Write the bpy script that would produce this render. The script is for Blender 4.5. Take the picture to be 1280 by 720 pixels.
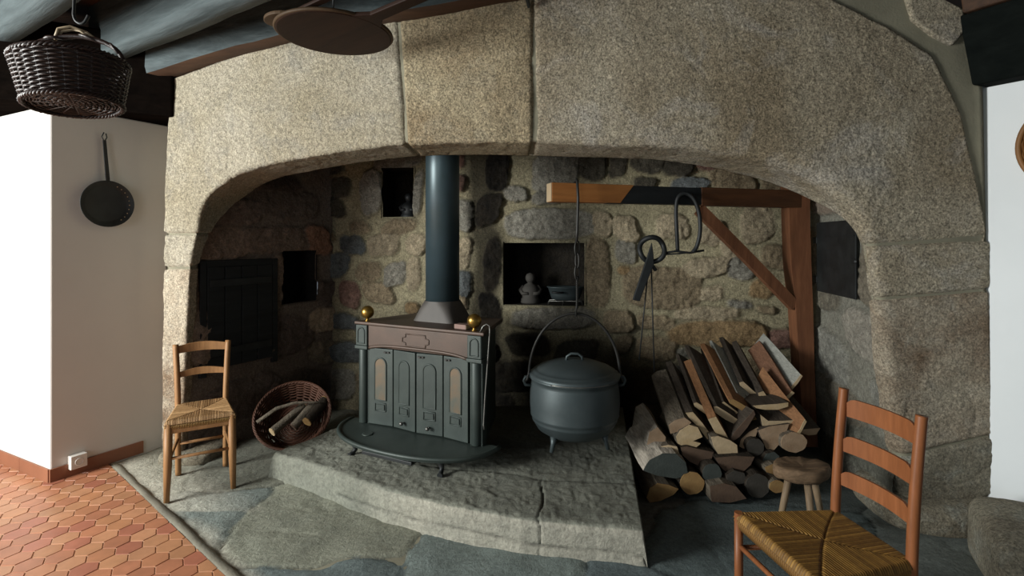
import bpy, bmesh, math, random
import numpy as np
from mathutils import Vector, Matrix
random.seed(7); rng = np.random.default_rng(7)
for o in list(bpy.data.objects): bpy.data.objects.remove(o)
S = bpy.context.scene
COL = S.collection
PI = math.pi
# ------------------------------------------------------------------ camera, world, light
EYE = 1.45; F = 640.0; HY = 300.0
cd = bpy.data.cameras.new('camera'); cam = bpy.data.objects.new('camera', cd); COL.objects.link(cam)
cam.location = (0, 0, EYE); cam.rotation_euler = (PI/2, 0, 0)
cd.sensor_width = 36; cd.lens = 18.0; cd.shift_y = -60/1280; cd.clip_start = .05
S.camera = cam
w = bpy.data.worlds.new('world'); S.world = w; w.use_nodes = True
w.node_tree.nodes['Background'].inputs[0].default_value = (.80, .90, 1.0, 1)
w.node_tree.nodes['Background'].inputs[1].default_value = .15
def area(name, loc, target, sx, sy, power, col):
    d = bpy.data.lights.new(name, 'AREA'); d.shape = 'RECTANGLE'; d.size = sx; d.size_y = sy
    d.energy = power; d.color = col
    o = bpy.data.objects.new(name, d); COL.objects.link(o); o.location = loc
    o.rotation_euler = (Vector(target)-Vector(loc)).to_track_quat('-Z', 'Y').to_euler()
    return o
area('window_daylight', (-4.4, .75, 1.7), (0, 2.9, 1.1), 1.5, 1.5, 310, (.98, 1.0, .965))
area('rear_fill_light', (-2.6, -2.7, 1.8), (.3, 3, 1.2), 1.4, 1.3, 34, (.88, .97, 1.0))  # unseen fill lamp added behind the viewer to brighten the scene
S.view_settings.view_transform = 'Standard'; S.view_settings.look = 'None'
S.view_settings.exposure = 0.0; S.view_settings.gamma = 1; S.view_settings.use_curve_mapping = False
S.cycles.max_bounces = 8

# ------------------------------------------------------------------ coordinates
def P(px, py, Y): return Vector(((px-640)/F*Y, Y, EYE+(HY-py)/F*Y))
def Z(px, py, z):
    Y = (EYE-z)*F/(py-HY); return Vector(((px-640)/F*Y, Y, z))
FX = [150, 205, 350, 500, 640, 800, 1000, 1240, 1300]
FY = [3.5, 3.4, 3.15, 2.92, 2.78, 2.69, 2.63, 2.6, 2.6]
def front(px, py):
    return P(px, py, float(np.interp(px, FX, FY)))
# ------------------------------------------------------------------ numpy noise
def _hash(i, j, k, s):
    n = (i*374761393 + j*668265263 + k*2147483647 % 1274126177 + s*1013904223) & 0xffffffff
    n = ((n ^ (n >> 13))*1274126177) & 0xffffffff
    n = ((n ^ (n >> 16))*2246822519) & 0xffffffff
    return ((n ^ (n >> 15)) & 0xffff)/65535.0
def noise(p, scale, seed=0):
    q = np.asarray(p, dtype=float)*scale + 1000.0
    f0 = np.floor(q).astype(np.int64); f = q-f0; f = f*f*(3-2*f); r = 0
    for a in (0, 1):
        for b in (0, 1):
            for c in (0, 1):
                wgt = (f[..., 0] if a else 1-f[..., 0])*(f[..., 1] if b else 1-f[..., 1])*(f[..., 2] if c else 1-f[..., 2])
                r = r + wgt*_hash(f0[..., 0]+a, f0[..., 1]+b, (f0[..., 2]+c)*7919, seed)
    return r*2-1
def fbm(p, scale, octv=4, seed=0):
    r = 0; a = 1; t = 0
    for i in range(octv):
        r = r + a*noise(p, scale*2**i, seed+i); t += a; a *= .5
    return r/t
# ------------------------------------------------------------------ materials
def lin(c):
    if isinstance(c, str): c = [int(c[i:i+2], 16) for i in (0, 2, 4)]
    r = [((x/255)/12.92 if x/255 <= .04045 else ((x/255+.055)/1.055)**2.4) for x in c]
    return (r[0], r[1], r[2], 1)
class NT:
    def __init__(s, name):
        s.m = bpy.data.materials.new(name); s.m.use_nodes = True
        s.t = s.m.node_tree; s.b = s.t.nodes['Principled BSDF']
        s.co = s.t.nodes.new('ShaderNodeTexCoord').outputs['Object']
    def n(s, typ, **kw):
        x = s.t.nodes.new(typ)
        for k, v in kw.items(): setattr(x, k, v)
        return x
    def l(s, a, b): s.t.links.new(a, b)
    def noise(s, scale, detail=4, rough=.55, stretch=None, dist=0):
        x = s.n('ShaderNodeTexNoise'); x.inputs['Scale'].default_value = scale
        x.inputs['Detail'].default_value = detail; x.inputs['Roughness'].default_value = rough
        x.inputs['Distortion'].default_value = dist
        if stretch:
            mp = s.n('ShaderNodeMapping'); mp.inputs['Scale'].default_value = stretch
            s.l(s.co, mp.inputs['Vector']); s.l(mp.outputs[0], x.inputs['Vector'])
        else: s.l(s.co, x.inputs['Vector'])
        return x.outputs['Fac']
    def ramp(s, fac, a, b, ca, cb):
        r = s.n('ShaderNodeValToRGB'); e = r.color_ramp.elements
        e[0].position = a; e[1].position = b; e[0].color = ca; e[1].color = cb
        s.l(fac, r.inputs[0]); return r.outputs[0]
    def mix(s, fac, a, b, mode='MIX'):
        x = s.n('ShaderNodeMix', data_type='RGBA', blend_type=mode)
        if isinstance(fac, (int, float)): x.inputs[0].default_value = fac
        else: s.l(fac, x.inputs[0])
        for v, i in ((a, 6), (b, 7)):
            if isinstance(v, tuple): x.inputs[i].default_value = v
            else: s.l(v, x.inputs[i])
        return x.outputs[2]
    def bump(s, h, strength, dist=.01, prev=None):
        x = s.n('ShaderNodeBump'); x.inputs['Strength'].default_value = strength; x.inputs['Distance'].default_value = dist
        s.l(h, x.inputs['Height'])
        if prev is not None: s.l(prev, x.inputs['Normal'])
        return x.outputs[0]
    def done(s, col, rough=.8, metal=0, normal=None, spec=.5):
        if isinstance(col, tuple): s.b.inputs['Base Color'].default_value = col
        else: s.l(col, s.b.inputs['Base Color'])
        s.b.inputs['Roughness'].default_value = rough; s.b.inputs['Metallic'].default_value = metal
        s.b.inputs['Specular IOR Level'].default_value = spec
        if normal is not None: s.l(normal, s.b.inputs['Normal'])
        return s.m
W1 = (1, 1, 1, 1)
def g(v): return (v, v, v, 1)
def granite(name, c1, c2, c3, speck=.45, blotch=1.6, bump=.7, attr=False):
    t = NT(name)
    a = t.ramp(t.noise(blotch, 5, .6, dist=.4), .35, .66, lin(c1), lin(c2))
    a = t.mix(t.ramp(t.noise(blotch*2.7+.3, 6, .65, dist=.8), .5, .72, g(0), g(.75)), a, lin(c3))
    if attr:
        x = t.n('ShaderNodeVertexColor', layer_name='col')
        a = t.mix(t.ramp(t.noise(7, 4), .3, .7, g(.0), g(.12)), x.outputs[0], a)
    sp = t.ramp(t.noise(95, 5, .8), .36, .64, g(1-speck*1.15), g(1+speck*.95))
    a = t.mix(1.0, a, sp, 'MULTIPLY')
    sp2 = t.ramp(t.noise(45, 4, .7), .34, .62, g(.68), g(1.12))
    a = t.mix(.8, a, sp2, 'MULTIPLY')
    nb = t.bump(t.noise(85, 5, .75), bump, .012)
    nb = t.bump(t.noise(24, 7, .72, dist=.5), bump*.9, .035, nb)
    return t.done(a, .92, 0, nb, .25)
def wood(name, c1, c2, axis='x', rough=.6, scale=9, bump=.2, spec=.3):
    t = NT(name)
    st = {'x': (.12, 1, 1), 'y': (1, .12, 1), 'z': (1, 1, .12)}[axis]
    n1 = t.noise(scale*2.2, 6, .65, st, .6)
    a = t.ramp(n1, .3, .7, lin(c1), lin(c2))
    n2 = t.noise(scale*9, 3, .6, st)
    a = t.mix(.5, a, t.ramp(n2, .3, .7, g(.6), g(1.15)), 'MULTIPLY')
    return t.done(a, rough, 0, t.bump(n2, bump, .004, t.bump(n1, bump, .01)), spec)
def iron(name, c1, c2, rough=.5, metal=.35, scale=8, spec=.5, bump=.25):
    t = NT(name)
    a = t.ramp(t.noise(scale, 5, .6), .35, .68, lin(c1), lin(c2))
    return t.done(a, rough, metal, t.bump(t.noise(180, 3), bump, .002), spec)
def flat(name, c, rough=.7, metal=0, bs=60, bump=.1, var=.12, spec=.4):
    t = NT(name)
    a = t.mix(1.0, lin(c), t.ramp(t.noise(3, 4), .3, .7, g(1-var), g(1+var*.5)), 'MULTIPLY')
    return t.done(a, rough, metal, t.bump(t.noise(bs, 4), bump, .004), spec)
M = {}
M['granite_l'] = granite('granite_pale', 'b4ac9a', 'a0967f', '98948a')
M['granite_k'] = granite('granite_ochre', 'b0a387', '958367', 'aaa08b', speck=.6)
M['granite_r'] = granite('granite_grey', 'bcb29d', '9a8c74', 'c0bab0', blotch=1.2, speck=.6)
M['granite_s'] = granite('granite_stained', 'bfb39e', '86705a', 'b8b0a0', blotch=2.6, speck=.5)
M['granite_b'] = granite('granite_base', 'a09a88', '7d7362', 'a4a69c', blotch=2.2)
M['mortar'] = flat('mortar', '8c8875', .95, bs=90, bump=.4, var=.3)
M['mortar_pale'] = flat('mortar_pale', '928d7e', .95, bs=60, bump=.6, var=.3)
M['rubble'] = granite('rubble_masonry', '8a7a60', '6f6350', '8c877c', speck=.35, blotch=5, bump=1.1, attr=True)
M['sidewall'] = granite('hearth_side_blocks', '5a5048', '6a5c50', '4a423c', speck=.25, blotch=3, bump=.9, attr=True)
M['slab'] = granite('floor_slate', '76807d', '5a6462', '86887a', speck=.10, blotch=2.0, bump=.45, attr=True)
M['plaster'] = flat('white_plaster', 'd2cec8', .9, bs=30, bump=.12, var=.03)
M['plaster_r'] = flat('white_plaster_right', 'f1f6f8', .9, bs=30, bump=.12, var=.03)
M['black_iron'] = iron('black_iron', '1b1d1e', '2a2d2e', .55, .2)
M['dark_iron'] = iron('wrought_iron', '2b2b2a', '3c3b38', .5, .5)
M['stove'] = iron('stove_cast_iron', '2f3835', '3c4541', .5, .25, 6)
M['stove_brown'] = iron('stove_brown_iron', '43372f', '514036', .5, .3, 5)
M['rust'] = iron('heat_stained_iron', '6a5742', '47504a', .5, .3, 9)
M['pipe'] = iron('flue_enamel', '39484c', '42525a', .38, .35, 3, bump=.03)
M['flare'] = iron('flue_collar_iron', '45423f', '504b47', .6, .2, 5)
M['pot'] = iron('pot_cast_iron', '404a4c', '4e5759', .48, .45, 4)
M['steel'] = iron('worn_steel', '6b6a66', '8a8984', .4, .8)
M['brass'] = iron('brass', '9a7a3c', 'a58645', .32, .9, 10, bump=.03)
M['beam'] = wood('blue_grey_beam', '262f31', '535d5f', 'x', .75, 4, .9)
M['beam_brown'] = wood('brown_beam', '33261e', '59402f', 'x', .7, 4, .5)
M['beam_black'] = wood('black_beam', '0c0a09', '17120f', 'x', .95, 4, .1, spec=.0)
M['beam_dark'] = wood('dark_end_beam', '0f1312', '1a1e1c', 'y', .9, 4, .4, spec=.05)
M['ceil'] = wood('ceiling_boards', '33241a', '5a3d28', 'x', .75, 4, .3)
M['peel'] = wood('peel_wood', '1d120d', '301e15', 'x', .6, 5, .15, spec=.12)
M['peelrim'] = wood('peel_rim_wood', '3c2e20', '4e3d2c', 'x', .6, 5, .15, spec=.15)
M['post'] = wood('crane_oak', '6a4430', '8a5c40', 'z', .55, 6)
M['arm'] = wood('crane_arm_oak', '503626', '70492f', 'x', .55, 6)
M['arm_new'] = wood('crane_pale_tip', '9a6232', 'ad7440', 'x', .5, 6, .1)
M['char'] = wood('charred_wood', '17191a', '25282a', 'x', .6, 6)
M['chair_l'] = wood('beech_chair', '8a6440', 'a67c52', 'z', .5, 8, .1)
M['chair_r'] = wood('cherry_chair', '85502f', '99603c', 'z', .42, 8, .06)
M['stool'] = wood('stool_wood', '4a3c2e', '8a7056', 'x', .8, 8, .9)
M['stool_leg'] = wood('stool_leg_wood', '6f5d4a', '9a8468', 'z', .6, 8, .2)
M['wicker'] = flat('dark_wicker', '2b1a15', .45, bs=120, bump=.3, var=.35, spec=.5)
M['wicker_b'] = flat('brown_wicker', '553627', .6, bs=120, bump=.3, var=.3)
M['wicker_o'] = flat('honey_wicker', '8f6438', .55, bs=120, bump=.3, var=.3)
M['cane'] = flat('pale_cane', 'a59276', .5, bs=90)
M['switch'] = flat('white_plastic', 'd8d4cc', .4, bump=0, var=0)
M['skirt'] = flat('skirting_tile', '8a5a42', .5, bs=30, bump=.1, var=.2)
M['clay'] = flat('clay_figure', '3e3b37', .8)
M['box'] = flat('matchbox_card', '8a6f66', .7)
def rush(name, c1, c2):
    t = NT(name)
    x = t.n('ShaderNodeVertexColor', layer_name='col')
    a = t.mix(1.0, x.outputs[0], t.ramp(t.noise(70, 4, .6), .3, .7, g(.75), g(1.15)), 'MULTIPLY')
    return t.done(a, .62, 0, t.bump(t.noise(200, 3), .3, .002), .35)
M['rush'] = rush('rush_weave', '', '')
def tilemat():
    t = NT('terracotta_tiles')
    x = t.n('ShaderNodeVertexColor', layer_name='col')
    a = t.mix(1.0, x.outputs[0], t.ramp(t.noise(14, 5, .6), .3, .7, g(.86), g(1.08)), 'MULTIPLY')
    return t.done(a, .42, 0, t.bump(t.noise(9, 4), .12, .01), .45)
M['tile'] = tilemat()
M['grout'] = flat('tile_grout', 'c9a184', .85, bs=80)
# ------------------------------------------------------------------ mesh builder
class MB:
    def __init__(s): s.v = []; s.f = []; s.mi = []; s.sm = []
    def add(s, vs, fs, mi=0, sm=False):
        o = len(s.v); s.v += [tuple(x) for x in vs]
        for f in fs: s.f.append(tuple(i+o for i in f)); s.mi.append(mi); s.sm.append(sm)
    def box(s, c, d, rot=None, mi=0, taper=1.0):
        x, y, z = d[0]/2, d[1]/2, d[2]/2; vs = []
        for k in (-1, 1):
            q = 1 if k < 0 else taper
            for (i, j) in ((-1, -1), (1, -1), (1, 1), (-1, 1)): vs.append(Vector((i*x*q, j*y*q, k*z)))
        if rot is not None: vs = [rot @ v for v in vs]
        c = Vector(c); vs = [v+c for v in vs]
        s.add(vs, [(3, 2, 1, 0), (4, 5, 6, 7), (0, 1, 5, 4), (1, 2, 6, 5), (2, 3, 7, 6), (3, 0, 4, 7)], mi)
    def bar(s, a, b, wd, ht, up=(0, 0, 1), mi=0):
        a = Vector(a); b = Vector(b); d = b-a; L = d.length; x = d.normalized()
        y = Vector(up).cross(x).normalized(); z = x.cross(y)
        s.box((a+b)/2, (L, wd, ht), Matrix((x, y, z)).transposed(), mi)
    def tube(s, pts, r, n=8, mi=0, closed=False, cap=True):
        pts = [Vector(p) for p in pts]; N = len(pts); vs = []; u = None
        for i, p in enumerate(pts):
            if closed: d = pts[(i+1) % N]-pts[i-1]
            else: d = pts[min(i+1, N-1)]-pts[max(i-1, 0)]
            d.normalize()
            if u is None:
                u = d.orthogonal().normalized()
            u = (u-d*u.dot(d)).normalized(); v = d.cross(u)
            rr = r[i] if isinstance(r, (list, tuple)) else r
            for k in range(n):
                a = 2*PI*k/n; vs.append(p+u*math.cos(a)*rr+v*math.sin(a)*rr)
        fs = []
        for i in range(N if closed else N-1):
            for k in range(n):
                j = (i+1) % N
                fs.append((i*n+k, i*n+(k+1) % n, j*n+(k+1) % n, j*n+k))
        s.add(vs, fs, mi, True)
        if cap and not closed:
            o = len(s.v)-len(vs)
            s.f.append(tuple(o+k for k in range(n))[::-1]); s.mi.append(mi); s.sm.append(False)
            s.f.append(tuple(o+(N-1)*n+k for k in range(n))); s.mi.append(mi); s.sm.append(False)
    def lathe(s, prof, n=32, c=(0, 0, 0), mi=0, rot=None, cap=True):
        vs = []; c = Vector(c)
        for (r, z) in prof:
            for k in range(n):
                a = 2*PI*k/n; q = Vector((r*math.cos(a), r*math.sin(a), z))
                vs.append((rot @ q if rot is not None else q)+c)
        fs = [(i*n+k, i*n+(k+1) % n, (i+1)*n+(k+1) % n, (i+1)*n+k) for i in range(len(prof)-1) for k in range(n)]
        s.add(vs, fs, mi, True)
        if cap:
            o = len(s.v)-len(vs)
            s.f.append(tuple(o+k for k in range(n))[::-1]); s.mi.append(mi); s.sm.append(False)
            s.f.append(tuple(o+(len(prof)-1)*n+k for k in range(n))); s.mi.append(mi); s.sm.append(False)
    def prism(s, poly, vec, mi=0, mi2=None, scale2=1.0, sm=False):
        n = len(poly); poly = [Vector(p) for p in poly]; c = sum(poly, Vector())/n; v = Vector(vec)
        q = [c+(p-c)*scale2+v for p in poly]
        s.add(poly+q, [tuple(range(n)), tuple(range(2*n-1, n-1, -1))], mi)
        o = len(s.v)-2*n
        for i in range(n):
            j = (i+1) % n; s.f.append((o+j, o+i, o+n+i, o+n+j)); s.mi.append(mi if mi2 is None else mi2); s.sm.append(sm)
    def build(s, name, mats, parent=None, bevel=0, seg=2, off=None, **tags):
        if not isinstance(mats, (list, tuple)): mats = [mats]
        me = bpy.data.meshes.new(name)
        vs = s.v if off is None else [tuple(Vector(v)-Vector(off)) for v in s.v]
        me.from_pydata(vs, [], s.f)
        for m in mats: me.materials.append(m)
        me.polygons.foreach_set('material_index', s.mi); me.polygons.foreach_set('use_smooth', s.sm)
        bm = bmesh.new(); bm.from_mesh(me); bmesh.ops.recalc_face_normals(bm, faces=bm.faces); bm.to_mesh(me); bm.free()
        o = bpy.data.objects.new(name, me); COL.objects.link(o)
        if parent is not None: o.parent = parent
        if bevel:
            b = o.modifiers.new('bevel', 'BEVEL'); b.width = bevel; b.segments = seg; b.limit_method = 'ANGLE'; b.angle_limit = .6
            b.harden_normals = False
        for k, v in tags.items():
            if v: o[k] = v
        return o
def tag(o, label=None, category=None, group=None, kind=None):
    for k, v in (('label', label), ('category', category), ('group', group), ('kind', kind)):
        if v: o[k] = v
    return o
def thing(name, label, cat, loc=(0, 0, 0), rz=0, group=None):
    o = bpy.data.objects.new(name, None); COL.objects.link(o); o.empty_display_size = .1
    o.location = loc; o.rotation_euler = (0, 0, rz)
    return tag(o, label, cat, group)
def gridmesh(name, A, mat, parent=None, keep=None, col=None, off=None, extra=None, **tags):
    nu, nv, _ = A.shape
    idx = np.arange(nu*nv).reshape(nu, nv)
    q = np.stack([idx[:-1, :-1], idx[1:, :-1], idx[1:, 1:], idx[:-1, 1:]], -1)
    q = q.reshape(-1, 4) if keep is None else q[keep]
    V = A.reshape(-1, 3)
    if off is not None: V = V-np.array(off)
    vs = V.tolist(); fs = q.tolist(); nsm = len(fs)
    C = None if col is None else np.concatenate([col.reshape(-1, 3), np.ones((nu*nv, 1))], 1)
    if extra:
        for (ev, ef, ec) in extra:
            o = len(vs); vs += [tuple(x) for x in ev]; fs += [tuple(i+o for i in f) for f in ef]
            if C is not None: C = np.concatenate([C, np.tile(np.array([*ec, 1.0]), (len(ev), 1))], 0)
    me = bpy.data.meshes.new(name); me.from_pydata(vs, [], fs); me.materials.append(mat)
    me.polygons.foreach_set('use_smooth', [True]*nsm+[False]*(len(fs)-nsm))
    if C is not None:
        a = me.color_attributes.new('col', 'FLOAT_COLOR', 'POINT'); a.data.foreach_set('color', C.astype(np.float32).ravel())
    o = bpy.data.objects.new(name, me); COL.objects.link(o)
    if parent is not None: o.parent = parent
    for k, v in tags.items():
        if v: o[k] = v
    return o
def normals(A):
    du = np.gradient(A, axis=0); dv = np.gradient(A, axis=1); n = np.cross(du, dv)
    return n/np.maximum(np.linalg.norm(n, axis=-1, keepdims=True), 1e-9)
def lc(c): return np.array(lin(c)[:3])
# ------------------------------------------------------------------ FLOOR
B0 = Z(145, 588, 0); B1 = Z(283, 720, 0); bd = (B1-B0).normalized()
def side(x, y): return (x-B0.x)*bd.y-(y-B0.y)*bd.x    # >0 on the stone side? resolved below
sgn = 1 if side(0, 2.5) > 0 else -1
nx, ny = 300, 260
gx = np.linspace(-2.75, 3.2, nx); gy = np.linspace(.6, 4.6, ny)
A = np.zeros((nx, ny, 3)); A[..., 0] = gx[:, None]; A[..., 1] = gy[None, :]
sd = sgn*((A[..., 0]-B0.x)*bd.y-(A[..., 1]-B0.y)*bd.x)
h = .020*fbm(A, 1.3, 5, 3)+.010*fbm(A, 6, 5, 9)-.006*np.exp(-((noise(A, 2.6, 14)+.3*noise(A, 9, 15))/.03)**2)
# flagstone joints: warped voronoi
seeds = np.array([(-2.2, 3.2), (-1.7, 2.6), (-1.0, 2.6), (-.95, 2.1), (-.2, 2.0), (.6, 1.7), (1.3, 2.4), (1.5, 3.2), (2.2, 2.2), (-.3, 1.3), (1.4, 1.2), (-1.6, 3.4), (.4, 3.2), (-.5, 3.3)])
pw = A[..., :2]+.16*np.stack([fbm(A, 2.2, 4, 20), fbm(A, 2.2, 4, 31)], -1)
D = np.sqrt(((pw[..., None, :]-seeds)**2).sum(-1)); Ds = np.sort(D, -1); e = Ds[..., 1]-Ds[..., 0]
which = D.argmin(-1)
tone = np.array([lc(c) for c in ('8d8d7e', '7a827d', '8a8b7c', '6c7776', '76807c', '5f6a6c', '5b6666', '4e5554', '6a706c', '6b7674', '5d686a', '77776b', '5c5b55', '67655c')])
ccol = tone[which]*(1+.25*fbm(A, 5, 4, 44))[..., None]
crack = np.exp(-(e/.014)**2)
ccol = ccol*(1-.45*crack[..., None])
h -= .012*crack
pale = np.clip(1.3-(sd+.06*fbm(A, 5, 4, 6))/np.where(A[..., 1] > 2.75, .30, .10), 0, 1)*.85; ccol = ccol*(1-pale[..., None])+lc('c2bdad')*pale[..., None]
A[..., 2] = h-.012
ed = np.clip(sd/.05, 0, 1); A[..., 2] = A[..., 2]*ed+.002*(1-ed)
k = (sd[:-1, :-1] > -.01)
gridmesh('floor', A, M['slab'], keep=k, col=ccol, kind='structure')
# hexagonal tiles
R = .060
def clip(poly):
    out = []; f = lambda p: -(sgn*((p[0]-B0.x)*bd.y-(p[1]-B0.y)*bd.x))-.004
    for i in range(len(poly)):
        a, b = poly[i], poly[(i+1) % len(poly)]; fa, fb = f(a), f(b)
        if fa >= 0: out.append(a)
        if (fa >= 0) != (fb >= 0):
            t = fa/(fa-fb); out.append((a[0]+(b[0]-a[0])*t, a[1]+(b[1]-a[1])*t))
    return out
vs = []; fs = []; cs = []
pal = [lc(c) for c in ('ab7454', 'ae7956', 'a46c50', 'b27f5e', 'a0644e', 'ae7c5a', 'a97052')]
th = math.radians(34); ct, st_ = math.cos(th), math.sin(th)
for i in range(-60, 60):
    for j in range(-60, 70):
        cx = (i+.5*(j % 2))*R*math.sqrt(3); cy = j*R*1.5
        x = cx*ct-cy*st_-2.6; y = cx*st_+cy*ct+2.2
        if not (-4.3 < x < -.2 and .6 < y < 3.95): continue
        c = random.choice(pal)*random.uniform(.9, 1.08)
        rr = R-.0022
        def hexp(r): return clip([(x+r*math.cos(th+PI/6+q*PI/3), y+r*math.sin(th+PI/6+q*PI/3)) for q in range(6)])
        top = hexp(rr-.002)
        if len(top) < 3: continue
        bot = hexp(rr)
        o = len(vs); zt = .002+random.uniform(-.0006, .0006)
        vs += [(p[0], p[1], zt) for p in top]; fs.append(tuple(range(o, o+len(top)))); cs += [c]*len(top)
        if len(bot) == len(top):
            n = len(top); vs += [(p[0], p[1], -.003) for p in bot]; cs += [c]*n
            for q in range(n): fs.append((o+q, o+n+q, o+n+(q+1) % n, o+(q+1) % n))
me = bpy.data.meshes.new('floor_tiles'); me.from_pydata(vs, [], fs); me.materials.append(M['tile'])
a = me.color_attributes.new('col', 'FLOAT_COLOR', 'POINT'); a.data.foreach_set('color', np.concatenate([np.array(cs), np.ones((len(cs), 1))], 1).astype(np.float32).ravel())
o = bpy.data.objects.new('floor_tiles', me); COL.objects.link(o); o['kind'] = 'structure'
mb = MB(); q = clip([(-4.4, .6), (-.2, .6), (-.2, 3.95), (-4.4, 3.95)])
mb.add([(p[0], p[1], -.0012) for p in q], [tuple(range(len(q)))]); mb.build('floor_grout', M['grout'], kind='structure')
mb = MB(); e0 = B0-bd*.1; e1 = B0+bd*2.6; nn = Vector((bd.y, -bd.x, 0))*sgn
rows = [[e0.lerp(e1, i/80)+nn*(w_*.8+.0015*math.sin(i*.9)+.003*math.sin(i*.23+w_*20))+Vector((0, 0, z_)) for w_, z_ in ((-.006, -.002), (.0, .0012), (.02, .0014), (.05, -.002), (.075, -.03))] for i in range(81)]
gridmesh('floor_mortar_edge', np.array(rows), M['mortar_pale'], kind='structure')
mb = MB(); mb.add([(-4.5, -3, -.03), (3.6, -3, -.03), (3.6, 5.2, -.03), (-4.5, 5.2, -.03)], [(0, 1, 2, 3)])
mb.build('floor_base', M['mortar'], kind='structure')
# ------------------------------------------------------------------ plain walls
def wallprism(name, pts, z0, z1, mat):
    mb = MB(); mb.prism([(x, y, z0) for x, y in pts], (0, 0, z1-z0)); return mb.build(name, mat, kind='structure', bevel=.008)
wallprism('wall_left', [(-4.1, 3.72), (-2.76, 3.06), (-2.38, 3.76), (-2.4, 4.3), (-4.1, 4.3)], -.03, 2.26, M['plaster'])
wallprism('wall_right', [(2.425, 2.605), (2.80, 2.02), (3.2, 2.2), (3.1, 3.4), (2.44, 3.0)], -.03, 2.24, M['plaster_r'])
# skirting
cn = Vector((-2.76, 3.06, 0)); l2 = Vector((-4.05, 3.695, 0)); r2 = Z(141, 588, 0)
dl = (l2-cn).normalized(); dr = (Vector((-2.38, 3.76, 0))-cn).normalized()
nl = Vector((-dl.y, dl.x, 0)); nl = nl if nl.y < 0 else -nl
nr = Vector((dr.y, -dr.x, 0)); nr = nr if nr.x > 0 else -nr
mb = MB(); t_ = .012
L = (l2-cn).length; n = 4
for i in range(n):
    a_ = cn+dl*(L*i/n+.001)+nl*t_/2; b_ = cn+dl*(L*(i+1)/n-.001)+nl*t_/2
    mb.bar(a_+Vector((0, 0, .04)), b_+Vector((0, 0, .04)), t_, .08)
mb.build('baseboard_left', M['skirt'], kind='structure', bevel=.002)
mb = MB()
for i in range(2):
    a_ = cn+dr*(.5*i/2-.006)+nr*t_/2; b_ = cn+dr*(.5*(i+1)/2-.002)+nr*t_/2
    mb.bar(a_+Vector((0, 0, .04)), b_+Vector((0, 0, .04)), t_, .08)
mb.build('baseboard_left_return', M['skirt'], kind='structure', bevel=.002)
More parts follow.
